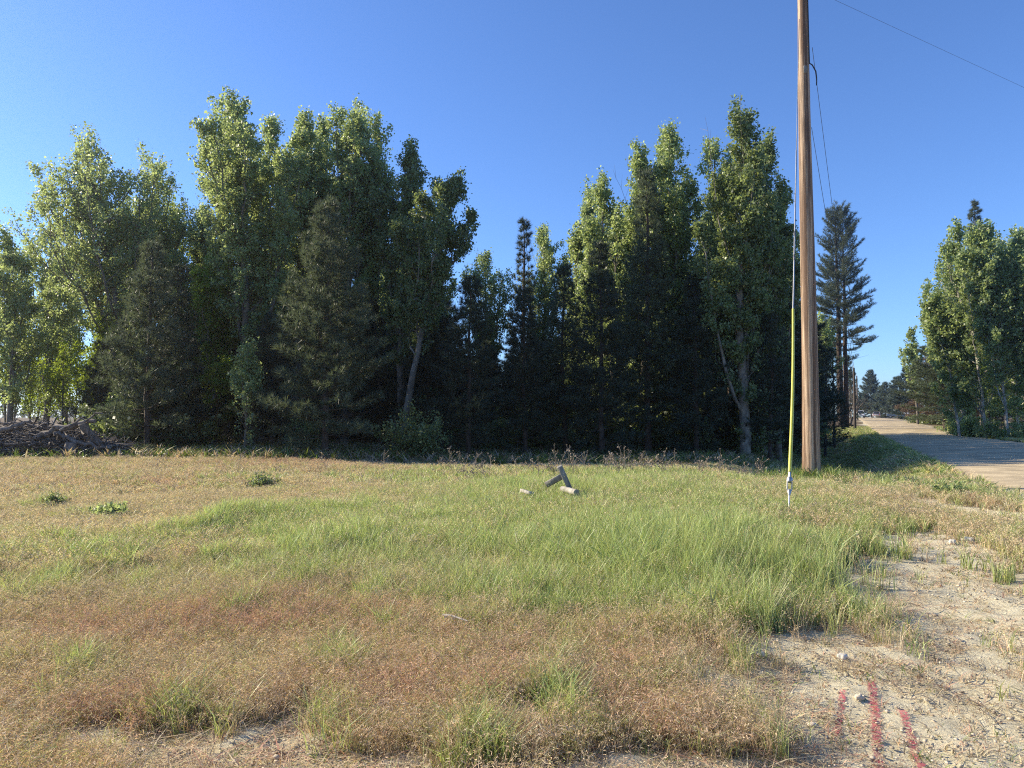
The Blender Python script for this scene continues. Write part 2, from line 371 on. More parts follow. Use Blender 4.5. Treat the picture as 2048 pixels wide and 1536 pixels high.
# ------------------------------------------------------------------ trees
def unit(v): return v / (np.linalg.norm(v) + 1e-9)
def leaves(mb, C, size, rng, up=.25):
    n = len(C)
    nrm = rng.normal(size=(n, 3)); nrm[:, 2] += up; nrm /= np.linalg.norm(nrm, axis=1)[:, None]
    r = rng.normal(size=(n, 3)); r[:, 2] -= .8; U = r - (r * nrm).sum(1)[:, None] * nrm; U /= np.linalg.norm(U, axis=1)[:, None]
    V = np.cross(nrm, U); s = (size * np.clip(rng.lognormal(-.08, .32, n), .4, 1.7))[:, None]
    v = np.stack([C - U * s * .5, C + V * s * .42 - U * s * .08, C + U * s * .62, C - V * s * .42 - U * s * .08], 1).reshape(-1, 3)
    mb.add(v, quads=np.arange(4 * n).reshape(-1, 4))

def poplar(name, H, W, seed, nleaf=16000, lean=(0, 0), f0=.22, leaf='leaf', bark='bark_pop', stems=1, size=.12, loc=(0, 0, 0), label='', cat='tree', group=None, dead=0, asc=1.0, tight=.17, r0=None):
    rng = np.random.default_rng(seed)
    root = empty(name, loc, label, cat, group)
    tr = MB(); br = MB(); cr = MB(); seeds = []; wts = []
    for st in range(stems):
        sh = H * (1 if st == 0 else rng.uniform(.8, .96)); a0 = rng.uniform(0, 6.28)
        ln = np.array([lean[0], lean[1], 0]) + (0 if st == 0 else 1) * np.array([math.cos(a0), math.sin(a0), 0]) * W * rng.uniform(.3, .6)
        n = 14; t = np.linspace(0, 1, n)
        jit = np.cumsum(rng.normal(0, .05, (n, 2)), 0) * (H / 14)
        P_ = np.stack([ln[0] * t ** 1.15 + jit[:, 0], ln[1] * t ** 1.15 + jit[:, 1], sh * t], 1)
        if st: P_[:, :2] += np.array([math.cos(a0), math.sin(a0)]) * .25
        P_[0, 2] = -.25
        rr = (r0 or (.012 * H + .03)) * (1 if st == 0 else .7) * (1 - t) ** .8 + .012
        tr.tube(P_, rr, 9)
        axes = [(P_, f0, W * .62, 1.0)]
        nco = max(6, int(W * 3.6 / stems ** .5))
        for c in range(nco):           # side leaders that bend up and give the crown its several tips
            fs = rng.uniform(f0 * .9, .62); k = fs * (n - 1); k0 = int(k); b = P_[k0] * (1 - k + k0) + P_[k0 + 1] * (k - k0)
            az = c * 2.4 + rng.uniform(-.4, .4); rad = W * rng.uniform(.25, .95) * (1.15 - .4 * fs); hh = (sh - b[2]) * rng.uniform(.66, .99) * (1 - .22 * (rad / W) ** 1.5)
            tt = np.linspace(0, 1, 9)
            q = np.stack([b[0] + math.cos(az) * rad * tt ** .6 + ln[0] / H * hh * tt * .8, b[1] + math.sin(az) * rad * tt ** .6 + ln[1] / H * hh * tt * .8, b[2] + hh * tt ** 1.1], 1)
            q[1:] += rng.normal(0, .07, (8, 3)); tr.tube(q, (rr[k0] * .32) * (1 - tt) ** .8 + .01, 6); axes.append((q, .10, W * .34, hh / sh))
        for A_, fa, Wl, sc in axes:
          na = len(A_); nl = max(5, int(H * 3.6 * sc / (1 if stems == 1 else stems ** .5)))
          if sc < 1: nl = int(nl * .8)
          for i in range(nl):
            f = fa + (1 - fa) * ((i + rng.uniform(0, 1)) / nl) ** .9 * .985
            k = f * (na - 1); k0 = int(k); st_p = A_[k0] * (1 - (k - k0)) + A_[min(k0 + 1, na - 1)] * (k - k0)
            g = (f - fa) / (1 - fa)
            prof = (.7 + .4 * math.sin(min(1, g * 1.6) * math.pi * .5)) * (1 - max(0, g - .4) * 1.35)
            el = math.radians(rng.uniform(12, 42) * asc + 26 * g)
            Lb = max(.3, Wl * prof * rng.uniform(.5, 1.35) / max(.5, math.cos(el)))
            az = i * 2.4 + rng.uniform(-.5, .5)
            d = np.array([math.cos(az) * math.cos(el), math.sin(az) * math.cos(el), math.sin(el)])
            m_ = 5; q = [st_p]
            for j in range(m_):
                d = unit(d + np.array([0, 0, .10 * asc]) + rng.normal(0, .10, 3)); q.append(q[-1] + d * Lb / m_)
            q = np.array(q); rb = max(.010, .014 * Lb + .006)
            br.tube(q, np.linspace(rb, .005, len(q)), 4)
            ns = max(2, int(Lb * 3.0))
            for s_ in range(ns):
                u = .18 + .82 * (s_ + rng.uniform(0, 1)) / ns; kk = u * m_; k1 = min(int(kk), m_ - 1)
                b0 = q[k1] * (1 - (kk - k1)) + q[k1 + 1] * (kk - k1)
                d2 = unit(unit(q[k1 + 1] - q[k1]) + rng.normal(0, .55, 3) + np.array([0, 0, .3])); l2 = (.35 + .22 * Lb * (1 - u * .6)) * rng.uniform(.6, 1.3)
                mid = b0 + d2 * l2 * .5; e = mid + unit(d2 + np.array([0, 0, .35])) * l2 * .5
                if rng.uniform() < .4: br.tube([b0, mid, e], [.009, .006, .003], 3)
                m2 = max(3, int(l2 / .10)); tt = np.linspace(.15, 1.05, m2)[:, None]
                pts = np.where(tt < .5, b0 + (mid - b0) * tt * 2, mid + (e - mid) * (tt * 2 - 1)); seeds.append(pts)
                wts.append(np.full(m2, rng.choice([.05, .35, 1.0, 1.9])))
          for i in range(2):
            b0 = A_[-1] - np.array([0, 0, .3]) + rng.normal(0, .1, 3); e = b0 + np.array([rng.normal(0, .12), rng.normal(0, .12), rng.uniform(.5, 1.0)])
            br.tube([b0, e], [.010, .003], 3); seeds.append(b0 + (e - b0) * np.linspace(0, 1, 8)[:, None]); wts.append(np.full(8, 1.1))
        # leading shoots at the top
        for i in range(7):
            b0 = P_[-1] - np.array([0, 0, rng.uniform(0, .12) * H]) + rng.normal(0, .12 * W, 3) * np.array([1, 1, 0])
            hgt = rng.uniform(.5, 1.3); e = b0 + np.array([rng.normal(0, .15), rng.normal(0, .15), hgt])
            br.tube([b0, e], [.012, .003], 3); seeds.append(b0 + (e - b0) * np.linspace(0, 1, 9)[:, None]); wts.append(np.full(9, 1.1))
        for i in range(dead):
            b0 = P_[int(n * .78)] + rng.normal(0, .3, 3) * W * np.array([1, 1, .5]); q = [b0]; d = unit(np.array([rng.normal(0, .3), rng.normal(0, .3), 1]))
            for j in range(6): d = unit(d + rng.normal(0, .12, 3) + np.array([0, 0, .1])); q.append(q[-1] + d * H * .045)
            br.tube(q, np.linspace(.018, .004, 7), 3)
            for k in range(5): o = q[2 + k % 4]; br.tube([o, o + unit(rng.normal(0, .6, 3) + np.array([0, 0, 1])) * .7], [.007, .003], 3)
    sd_ = np.vstack(seeds); ww = np.concatenate(wts); ww /= ww.sum()
    idx = rng.choice(len(sd_), nleaf, p=ww)
    leaves(cr, sd_[idx] + rng.normal(0, tight * .62, (nleaf, 3)) * np.array([1, 1, .85]), size, rng)
    tr.build('trunk', M[bark], root, True); br.build('branches', M[bark], root, True); cr.build('crown', M[leaf], root)
    return root

def needles(mb, C, D, L_, w_, per, rng, spread=.75):
    n = len(C); C = np.repeat(C, per, 0); D = np.repeat(D, per, 0)
    d = D + rng.normal(0, spread, (n * per, 3)); d /= np.linalg.norm(d, axis=1)[:, None]
    s = np.cross(d, rng.normal(size=(n * per, 3))); s /= np.linalg.norm(s, axis=1)[:, None]
    l = (L_ * rng.uniform(.7, 1.2, n * per))[:, None]
    v = np.stack([C - s * w_ / 2, C + s * w_ / 2, C + d * l], 1).reshape(-1, 3)
    mb.add(v, tris=np.arange(3 * n * per).reshape(-1, 3))

def pine(name, H, W, seed, f0=.06, mat='needle', per=26, tw=1.1, loc=(0, 0, 0), label='', cat='tree', group=None, nd=.28, wd=.022, shape=.8, dead_low=.12, open_=0.0, droop=0.0, bark='bark_pine', r0=None, twin=False, lev=None):
    rng = np.random.default_rng(seed)
    root = empty(name, loc, label, cat, group); tr = MB(); br = MB(); cr = MB(); C = []; D = []
    t = np.linspace(0, 1, 12); P_ = np.stack([np.cumsum(rng.normal(0, .03, 12)), np.cumsum(rng.normal(0, .03, 12)), H * t], 1); P_[0, 2] = -.2
    rr = (r0 or .011 * H + .02) * (1 - t) ** .75 + .01
    tr.tube(P_, rr, 9)
    if twin: tr.tube(P_ * np.array([1, 1, .97]) + np.array([.75, .2, 0]) * (1 + .3 * t[:, None]), rr * .8, 9)
    step = .34 * max(1, H / 13) if lev is None else lev; z = H * f0
    while z < H - .15:
        f = z / H; g = (f - f0) / (1 - f0); Lm = W * (1 - g) ** shape * (1 if g > .12 else .7 + 2.5 * g) + .22
        nb = 6 if Lm > .8 else 4
        k = f * 11; k0 = min(int(k), 10); c = P_[k0] * (1 - (k - k0)) + P_[k0 + 1] * (k - k0)
        if twin and rng.uniform() < .5: c = c + np.array([.75, .2, 0])
        a0 = rng.uniform(0, 6.28)
        for b in range(nb):
            if rng.uniform() < open_: continue
            Lb = Lm * rng.uniform(.55, 1.25); az = a0 + b / nb * 6.283 + rng.uniform(-.3, .3)
            el = math.radians(-8 + 50 * g - droop * 30 + rng.uniform(-8, 8)); d = np.array([math.cos(az) * math.cos(el), math.sin(az) * math.cos(el), math.sin(el)])
            q = [c.copy()]; q[0][2] += rng.uniform(-.5, .5) * step
            for j in range(5):
                d = unit(d + np.array([0, 0, .09 - droop * .1]) + rng.normal(0, .06, 3)); q.append(q[-1] + d * Lb / 5)
            q = np.array(q); br.tube(q, np.linspace(.007 + .006 * Lb, .003, 6), 4)
            if g < dead_low and rng.uniform() < .65: continue
            ns = max(3, int(Lb * 5.5 * tw))
            for s_ in range(ns):
                u = .25 + .75 * (s_ + rng.uniform(0, 1)) / ns; kk = u * 5; k1 = min(int(kk), 4); b0 = q[k1] * (1 - (kk - k1)) + q[k1 + 1] * (kk - k1)
                fw = unit(q[k1 + 1] - q[k1]); sd2 = np.cross(fw, [0, 0, 1]) * (1 if s_ % 2 else -1)
                d2 = unit(fw * .7 + sd2 * rng.uniform(.3, 1.1) + np.array([0, 0, rng.uniform(-.15, .55)])); l2 = (.18 + .26 * Lb * (1.1 - u)) * rng.uniform(.7, 1.3)
                m2 = max(1, int(l2 / .17)); 
                if l2 > .4: br.tube([b0, b0 + d2 * l2], [.007, .003], 3)
                for j in range(m2): C.append(b0 + d2 * l2 * (j + 1) / m2); D.append(unit(d2 + np.array([0, 0, .35])))
            C.append(q[-1]); D.append(unit(d + np.array([0, 0, .5])))
        z += step * rng.uniform(.75, 1.25) * (1 - .35 * g)
    for k in range(5): C.append(P_[-1] + np.array([0, 0, -.12 * k + .05])); D.append(np.array([0, 0, 1.2]))
    C = np.array(C); D = np.array(D)
    needles(cr, C, D, nd, wd, per, rng, .62)
    tr.build('trunk', M[bark], root, True); br.build('branches', M[bark], root, True); cr.build('crown', M[mat], root)
    return root

def shrub(name, H, W, seed, n=5000, leaf='leaf', size=.07, loc=(0, 0, 0), label='', cat='shrub', group=None):
    rng = np.random.default_rng(seed); root = empty(name, loc, label, cat, group); br = MB(); cr = MB(); sds = []
    for i in range(22):
        az = rng.uniform(0, 6.28); r = rng.uniform(.1, 1) * W; h = H * rng.uniform(.45, 1) * (1 - .35 * (r / W) ** 2)
        e = np.array([math.cos(az) * r, math.sin(az) * r, h]); m_ = np.array([e[0] * .35, e[1] * .35, h * .55]) + rng.normal(0, .1 * min(1, W), 3)
        t = np.linspace(0, 1, 9)[:, None]; q = (1 - t) ** 2 * np.array([0, 0, -.1]) + 2 * t * (1 - t) * m_ + t * t * e
        br.tube(q, np.linspace(min(.02, W * .02), .003, 9), 4); sds.append(q[2:])
        for j in range(7):
            b = q[rng.integers(2, 9)]; e2 = b + unit(rng.normal(0, 1, 3) + np.array([0, 0, .5])) * rng.uniform(.25, .6) * W * .6
            br.tube([b, e2], [.006, .003], 3); sds.append(b + (e2 - b) * np.linspace(.1, 1, 7)[:, None])
    sd_ = np.vstack(sds); idx = rng.integers(0, len(sd_), n)
    leaves(cr, sd_[idx] + rng.normal(0, min(.11, W * .09), (n, 3)), size, rng)
    br.build('stems', M['bark_pine'], root, True); cr.build('foliage', M[leaf], root); return root

def place(px, Yd):
    x = (px - 1024) / F * Yd; return (x, Yd, gz1(x, Yd))
def hgt(px, py, Yd): return float(at(px, py, Yd)[2]) - gz1((px - 1024) / F * Yd, Yd)

GP = 'poplars of the grove behind the field'
# px of base, depth, px of top, py of top, half width px, extra
POPS = [
 (20, 36, 0, 470, 60, dict(n=9000, f0=.15, label='poplar cut by the left edge of the picture, left of the leaning trees')),
 (90, 43, 92, 440, 55, dict(n=8000, f0=.12, label='lower poplar filling the screen left of the leaning trees')),
 (215, 44, 218, 430, 55, dict(n=8000, f0=.12, label='lower poplar seen through the stems of the far left leaning trees')),
 (290, 38, 170, 268, 105, dict(n=17000, f0=.34, stems=2, label='tall poplar at the far left leaning left with a wide sunlit crown')),
 (330, 41, 285, 318, 75, dict(n=11000, f0=.34, label='thinner leaning poplar just right of the far left leaning tree')),
 (365, 44, 345, 400, 55, dict(n=7000, f0=.2, leaf='leaf_bright', label='slim pale poplar in the gap left of the tallest tree')),
 (505, 35, 455, 185, 88, dict(n=21000, f0=.24, r0=.26, label='tallest poplar of the grove, its top above the bright green branch')),
 (430, 36, 432, 500, 52, dict(n=9000, f0=.12, leaf='leaf_bright', label='yellow green lower tree in front of the tallest poplar, left of its trunk')),
 (585, 37, 600, 210, 52, dict(n=14000, f0=.3, label='narrow tall poplar second from the left of the tall centre group')),
 (690, 37, 705, 198, 72, dict(n=19000, f0=.28, label='tall broad poplar rising directly behind the large front pine')),
 (520, 39, 530, 222, 46, dict(n=9000, f0=.3, label='poplar filling the dip just right of the tallest poplar')),
 (645, 39, 652, 225, 44, dict(n=9000, f0=.3, label='poplar tip between the two tallest points behind the large front pine')),
 (745, 38, 755, 232, 40, dict(n=9000, f0=.3, label='poplar at the right shoulder of the tall centre group')),
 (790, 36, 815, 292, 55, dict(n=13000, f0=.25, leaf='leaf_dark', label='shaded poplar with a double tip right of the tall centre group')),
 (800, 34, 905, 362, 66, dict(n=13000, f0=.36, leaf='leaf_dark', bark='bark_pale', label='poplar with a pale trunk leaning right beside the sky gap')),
 (985, 50, 975, 500, 50, dict(n=7000, f0=.3, dead=5, label='small distant poplar with bare dead top twigs in the sky gap')),
 (1080, 48, 1085, 455, 42, dict(n=7000, f0=.3, dead=2, label='small sunlit poplar on the right of the sky gap')),
 (1165, 38, 1165, 452, 34, dict(n=6000, f0=.14, label='short narrow poplar at the left foot of the right hand clump')),
 (1235, 37, 1205, 358, 55, dict(n=9000, f0=.14, dead=2, label='poplar with a long spray reaching left into the sky gap')),
 (1285, 36, 1290, 292, 50, dict(n=12000, f0=.14, dead=3, label='poplar with dead twigs on top, second step of the right hand clump')),
 (1350, 36, 1358, 250, 66, dict(n=15000, f0=.14, bark='bark_pop', label='pale stemmed poplar in the middle of the right hand clump')),
 (1320, 38, 1322, 270, 38, dict(n=8000, f0=.14, label='poplar tip just left of the pale stemmed poplar')),
 (1525, 36, 1545, 262, 40, dict(n=9000, f0=.12, leaf='leaf_dark', label='poplar at the right shoulder of the highest one, beside the guy wire')),
 (1425, 37, 1422, 272, 58, dict(n=9000, f0=.14, label='low poplar in the notch between the two highest tips of the right clump')),
 (1490, 32, 1500, 224, 66, dict(n=19000, f0=.12, bark='bark_pale', r0=.24, leaf='leaf_dark', dead=2, label='highest poplar of the right hand clump, next to the utility pole')),
 (1555, 34, 1560, 400, 34, dict(n=8000, f0=.1, leaf='leaf_dark', label='dark low poplar at the right end of the clump by the yellow guard')),
]
pop_roots = []
for i, (bx, Yd, tx, ty, hw, k) in enumerate(POPS):
    k = dict(k); n = k.pop('n'); H = hgt(tx, ty, Yd) * .955
    ln = (tx - bx) / F * Yd
    pop_roots.append(poplar('poplar_tree', H, hw / F * Yd * 1.5, 100 + i, nleaf=int(n * 2.8), size=.107, tight=.21, lean=(ln, 0), loc=place(bx, Yd), group=GP, **k))

PINES = [
 (650, 29, 415, 130, dict(seed=1, label='largest pine in front, broad cone standing alone before the tall poplars')),
 (297, 31, 495, 95, dict(seed=2, label='grey green pine behind the brush pile, left one of a pair')),
 (352, 33, 545, 75, dict(seed=3, mat='needle_dark', label='darker pine of the pair behind the brush pile, right one')),
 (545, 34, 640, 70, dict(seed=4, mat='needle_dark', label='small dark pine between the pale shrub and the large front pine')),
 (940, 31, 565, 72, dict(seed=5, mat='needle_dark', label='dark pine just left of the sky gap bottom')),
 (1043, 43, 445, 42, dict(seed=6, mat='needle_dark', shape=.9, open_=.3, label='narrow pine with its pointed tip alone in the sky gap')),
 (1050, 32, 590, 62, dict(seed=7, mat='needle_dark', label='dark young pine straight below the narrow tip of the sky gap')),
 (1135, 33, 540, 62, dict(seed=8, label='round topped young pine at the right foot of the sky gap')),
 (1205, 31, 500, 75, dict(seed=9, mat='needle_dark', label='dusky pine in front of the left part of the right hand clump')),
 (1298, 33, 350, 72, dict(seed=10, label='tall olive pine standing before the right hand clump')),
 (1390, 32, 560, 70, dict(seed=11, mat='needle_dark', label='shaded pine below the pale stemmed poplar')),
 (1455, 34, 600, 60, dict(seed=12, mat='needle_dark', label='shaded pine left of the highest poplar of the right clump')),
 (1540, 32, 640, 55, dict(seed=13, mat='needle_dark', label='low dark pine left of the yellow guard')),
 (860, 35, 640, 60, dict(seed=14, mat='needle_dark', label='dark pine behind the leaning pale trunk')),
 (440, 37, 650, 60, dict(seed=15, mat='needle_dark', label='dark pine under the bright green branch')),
]
pine_roots = []
for px, Yd, ty, hw, k in PINES:
    k = dict(k); pine_roots.append(pine('pine_tree', hgt(px, ty, Yd), hw / F * Yd, group='pines at the front of the grove', loc=place(px, Yd), **k))

# trees further inside the grove: copies standing in the shade
def scat(src, px, Yd, hf, label, group, wf=1.0, rz=None):
    c = copy_tree(src); c.location = [float(v) for v in place(px, Yd)]; c.rotation_euler = (0, 0, R.uniform(0, 6.28) if rz is None else rz)
    c.scale = (hf * wf, hf * wf, hf); c["label"] = label; c["group"] = group; return c
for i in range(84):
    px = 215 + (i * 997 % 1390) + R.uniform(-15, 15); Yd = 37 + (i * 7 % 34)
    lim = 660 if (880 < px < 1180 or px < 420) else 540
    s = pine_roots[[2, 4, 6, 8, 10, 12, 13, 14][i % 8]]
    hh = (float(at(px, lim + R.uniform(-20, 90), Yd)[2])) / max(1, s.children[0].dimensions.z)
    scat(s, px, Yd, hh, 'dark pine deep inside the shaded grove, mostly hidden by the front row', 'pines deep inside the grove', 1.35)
BPX = [420, 560, 640, 760, 850, 1190, 1260, 1330, 1400, 1460, 1520, 1570, 230, 130]
ORD = ['one', 'two', 'three', 'four', 'five', 'six', 'seven', 'eight', 'nine', 'ten', 'eleven', 'twelve', 'thirteen', 'fourteen']
for i in range(14):
    px = BPX[i]; Yd = 44 + (i * 5 % 14)
    s = pop_roots[[8, 12, 14, 17, 20][i % 5]]; ty = 470 if px < 880 else 480
    hh = float(at(px, ty + R.uniform(-40, 60), Yd)[2]) / 13.5
    scat(s, px, Yd, hh, 'half hidden poplar in the second row, number %s of fourteen from the left' % ORD[sorted(BPX).index(BPX[i])], 'poplars behind the front trees')
# saplings at the left, lit from behind
SPX = [30, 62, 95, 128, 150, 178, 205, 232, 255, 12, 330, 80, 190]; ORD = ['one', 'two', 'three', 'four', 'five', 'six', 'seven', 'eight', 'nine', 'ten', 'eleven', 'twelve', 'thirteen', 'fourteen']
for i in range(13):
    px = [30, 62, 95, 128, 150, 178, 205, 232, 255, 12, 330, 80, 190][i]; Yd = 38 + (i * 3 % 9)
    if i == 0:
        sap = poplar('poplar_sapling', 5.6, 1.1, 900, nleaf=3000, f0=.3, leaf='leaf_bright', size=.10, r0=.05, loc=place(px, Yd), group='saplings behind the brush pile', label='thin backlit poplar sapling, number two from the left edge behind the brush pile')
    else: scat(sap, px, Yd, R.uniform(.75, 1.35), 'thin backlit poplar sapling, number %s from the left edge behind the brush pile' % ORD[sorted(SPX).index(px)], 'saplings behind the brush pile')
# undergrowth shrubs standing between the trunks
for i in range(44):
    px = 230 + (i * 613 % 1370); Yd = 33 + (i * 5 % 27)
    if i == 0: us = shrub('shrub', 2.6, 1.9, 39, 5200, 'leaf_dark', .14, place(px, Yd), 'leafy undergrowth shrub between the trunks inside the grove', 'shrub', 'undergrowth shrubs inside the grove')
    else: scat(us, px, Yd, R.uniform(.7, 1.25), 'leafy undergrowth shrub between the trunks inside the grove', 'undergrowth shrubs inside the grove', 1.2)
# shrubs
poplar('poplar_sapling', hgt(480, 728, 29.5), .95, 31, nleaf=5200, f0=.08, size=.085, r0=.04, tight=.15, loc=place(490, 29.5), label='pale leafed bushy sapling left of the large front pine', cat='tree')
shrub('shrub', 2.1, 2.1, 32, 7500, 'leaf_dark', .08, place(830, 30), 'dark leafed shrub at the foot of the leaning pale trunk', 'shrub')
shrub('shrub', 2.0, 1.2, 33, 5000, 'leaf_dark', .08, place(620, 31), 'low leafy shrub growing under the largest front pine', 'shrub')
shrub('shrub', 1.9, 1.3, 34, 4500, 'leaf_bright', .08, place(385, 34), 'low sunlit shrub between the pine pair and the tallest poplar', 'shrub')
shrub('shrub', 2.0, 1.2, 38, 4500, 'leaf', .08, place(250, 33), 'low shrub just behind the right end of the brush pile', 'shrub')
shrub('shrub', 1.8, 1.4, 35, 4500, 'leaf_dark', .08, place(1320, 34), 'dark undergrowth shrub beneath the tall olive pine', 'shrub')
shrub('shrub', 1.7, 1.3, 36, 4500, 'leaf_dark', .08, place(1000, 35), 'dark undergrowth shrub below the sky gap', 'shrub')
# the bright green low limb of the tallest poplar: a part of it
lr = np.random.default_rng(77); lb = MB(); ll = MB(); proot = [p for p in pop_roots if p['label'].startswith('tallest poplar')][0]; assert 'tallest poplar of the grove' in proot['label']; pl = np.array(proot.location)
o = np.array([-.15, -.3, 2.4]); e = at(395, 735, 32.5) - pl; sds = []
for k in range(6):
    ee = e + np.array([lr.uniform(-1.1, 1.3), lr.uniform(-.5, .5), lr.uniform(-.9, .6)]); mid = (o + ee) / 2 + np.array([0, 0, .5]); t = np.linspace(0, 1, 9)[:, None]
    q = (1 - t) ** 2 * o + 2 * t * (1 - t) * mid + t * t * ee; lb.tube(q, np.linspace(.05, .006, 9), 4); sds.append(q[4:])
    for j in range(8):
        b = q[lr.integers(4, 9)]; e2 = b + unit(lr.normal(0, 1, 3) * np.array([1, .7, .5])) * lr.uniform(.3, .8); lb.tube([b, e2], [.008, .003], 3); sds.append(b + (e2 - b) * np.linspace(.1, 1, 6)[:, None])
sds = np.vstack(sds); leaves(ll, sds[lr.integers(0, len(sds), 2600)] + lr.normal(0, .09, (2600, 3)), .12, lr)
lb.build('low_limb', M['bark_pop'], proot, True); tag(ll.build('low_limb_leaves', M['leaf_bright'], proot), 'bright yellow green leaves on the low branch')

# right of the pole and along the road
def P3(px, Yd): return place(px, Yd)
pine('pine_tree', hgt(1688, 425, 86), 68 / F * 86, 41, f0=.31, mat='needle_blue', per=11, tw=1.15, nd=.36, wd=.036, shape=.32, open_=.42, dead_low=.06, loc=P3(1681, 86), twin=True, r0=.40, lev=.36,
     label='very tall twin trunk pine standing alone right of the utility pole', group='conifers along the left side of the road')
poplar('poplar_tree', hgt(1640, 640, 70), 3.0, 42, nleaf=9000, f0=.2, size=.17, loc=P3(1640, 70), label='pale green tree seen just behind the utility pole', group='trees left of the road')
for i, (px, Yd, ty, hw, mt, lab) in enumerate([
   (1648, 50, 720, 42, 'needle_dark', 'dark pine right behind the utility pole base'),
   (1668, 62, 700, 34, 'needle_dark', 'dark pine left of the twin trunk pine'),
   (1605, 42, 640, 50, 'needle_dark', 'dark pine hidden behind the utility pole'),
   (1694, 120, 715, 30, 'needle_blue', 'conifer behind the twin trunk pine near the road'),
   (1700, 150, 745, 20, 'needle_dark', 'conifer beside the two distant utility poles')]):
    pine('pine_tree', hgt(px, ty, Yd), hw / F * Yd, 50 + i, mat=mt, loc=P3(px, Yd), tw=.8 if Yd < 70 else .5, nd=.2 if Yd < 70 else .4, wd=.018 if Yd < 70 else .05, label=lab, group='conifers along the left side of the road', lev=.4 if Yd < 70 else .7)
# dead grey shrub beside the road
dt = empty('dead_tree', P3(1700, 92), 'bare grey dead tree between the twin trunk pine and the distant poles', 'dead tree'); dm2 = MB(); dr = np.random.default_rng(5)
def twig(b, d, l, r, n, mb, rng):
    q = [b]
    for j in range(4): d = unit(d + rng.normal(0, .18, 3)); q.append(q[-1] + d * l / 4)
    mb.tube(q, np.linspace(r, r * .4, 5), 4)
    if n:
        for k in range(4): twig(q[rng.integers(1, 5)], unit(d + rng.normal(0, .6, 3)), l * .6, r * .5, n - 1, mb, rng)
for k in range(3): twig(np.array([0, 0, -.1]), unit(np.array([dr.normal(0, .4), 0, 1])), 3.2, .09, 3, dm2, dr)
dm2.build('branches', M['deadwood'], dt, True)

# far row at the end of the road
FAR = [(1742, 215, 742, 24, 'needle_blue', 'tall pointed spruce at the end of the road'), (1770, 200, 768, 24, 'needle_blue', 'round topped conifer right of the tall pointed spruce'),
       (1726, 260, 790, 16, 'needle_dark', 'low conifer left of the tall pointed spruce, over the cars'), (1755, 240, 785, 18, 'needle_dark', 'low dark conifer between the two tallest far conifers'),
       (1795, 180, 755, 22, 'needle_blue', 'conifer standing behind the parked camper pickup'), (1812, 150, 740, 22, 'needle_dark', 'conifer behind the dead brown spruce on its left'),
       (1880, 125, 740, 34, 'needle_dark', 'dark conifer right of the dead brown spruce')]
for i, (px, Yd, ty, hw, mt, lab) in enumerate(FAR):
    pine('spruce_tree', hgt(px, ty, Yd), hw * 1.5 / F * Yd, 70 + i, mat=mt, f0=.03, loc=P3(px, Yd), tw=.6, nd=.6, wd=.10, lev=.7, shape=.8, label=lab, group='conifers at the end of the road', per=11)
pine('spruce_tree', hgt(1850, 712, 112), 52 / F * 112, 80, f0=.02, mat='needle_dead', loc=P3(1852, 112), tw=.9, nd=.4, wd=.05, lev=.42, shape=.75, droop=.5, open_=.1, per=10, label='dead brown spruce on the right side of the road', group='conifers at the end of the road')
poplar('poplar_tree', hgt(1822, 665, 100), 1.7, 81, nleaf=6500, f0=.25, size=.22, loc=P3(1835, 100), lean=(-.9, 0), label='slender poplar rising left of the right hand roadside trees', group='trees right of the road')
for i in range(5):
    o = shrub('hedge_shrub', 1.2, 1.9, 90 + i, 1500, 'leaf_dark', .16, P3(1838 + 13 * i, 104 - i * 1.5), 'low dark hedge shrub under the dead spruce, number one of five from the left', 'shrub', 'low hedge below the dead spruce') if i == 0 else scat(o0, 1838 + 13 * i, 104 - 1.5 * i, R.uniform(.8, 1.1), 'low dark hedge shrub under the dead spruce, number %s of five from the left' % ORD[i], 'low hedge below the dead spruce')
    if i == 0: o0 = o

# leaning poplars at the right edge
RIGHT = [(1918, 57, 1868, 600, 46, dict(n=9000, bark='bark_birch', label='slim pale trunk poplar leaning left, nearest the road on the right')),
         (1926, 62, 1905, 520, 50, dict(n=9000, bark='bark_birch', label='second leaning poplar right of the road, close behind the first')),
         (1975, 55, 1925, 455, 66, dict(n=16000, bark='bark_birch', label='tall poplar right of the road leaning left over the driveway')),
         (2018, 53, 1975, 440, 60, dict(n=16000, bark='bark_birch', label='tall straight poplar near the right edge of the picture')),
         (2030, 60, 2035, 455, 60, dict(n=14000, bark='bark_birch', label='poplar at the right edge behind the tall straight one')),
         (2075, 52, 2060, 470, 60, dict(n=13000, label='poplar cut by the right edge of the picture')),
         (1960, 72, 1950, 560, 60, dict(n=9000, leaf='leaf_dark', label='shaded poplar behind the leaning ones on the right')),
         (2010, 66, 2010, 600, 60, dict(n=9000, leaf='leaf_bright', label='low bright poplar filling the right edge between the tall trunks')),
         (2120, 58, 2110, 480, 70, dict(n=9000, label='poplar standing just outside the right edge of the picture'))]
for i, (bx, Yd, tx, ty, hw, k) in enumerate(RIGHT):
    k = dict(k); n = k.pop('n')
    poplar('poplar_tree', hgt(tx, ty, Yd) * .97, hw / F * Yd * 1.35, 200 + i, nleaf=int(n * 1.8), lean=((tx - bx) / F * Yd, 0), f0=.08, size=.17, loc=P3(bx, Yd), group='poplars right of the road', tight=.24, r0=.10, **k)
pine('pine_tree', hgt(1958, 410, 75), 2.7, 210, f0=.2, mat='needle_blue', loc=P3(1958, 75), tw=.5, nd=.35, wd=.04, lev=.6, label='pine whose dark tip stands above the right hand poplars', group='conifers right of the road')
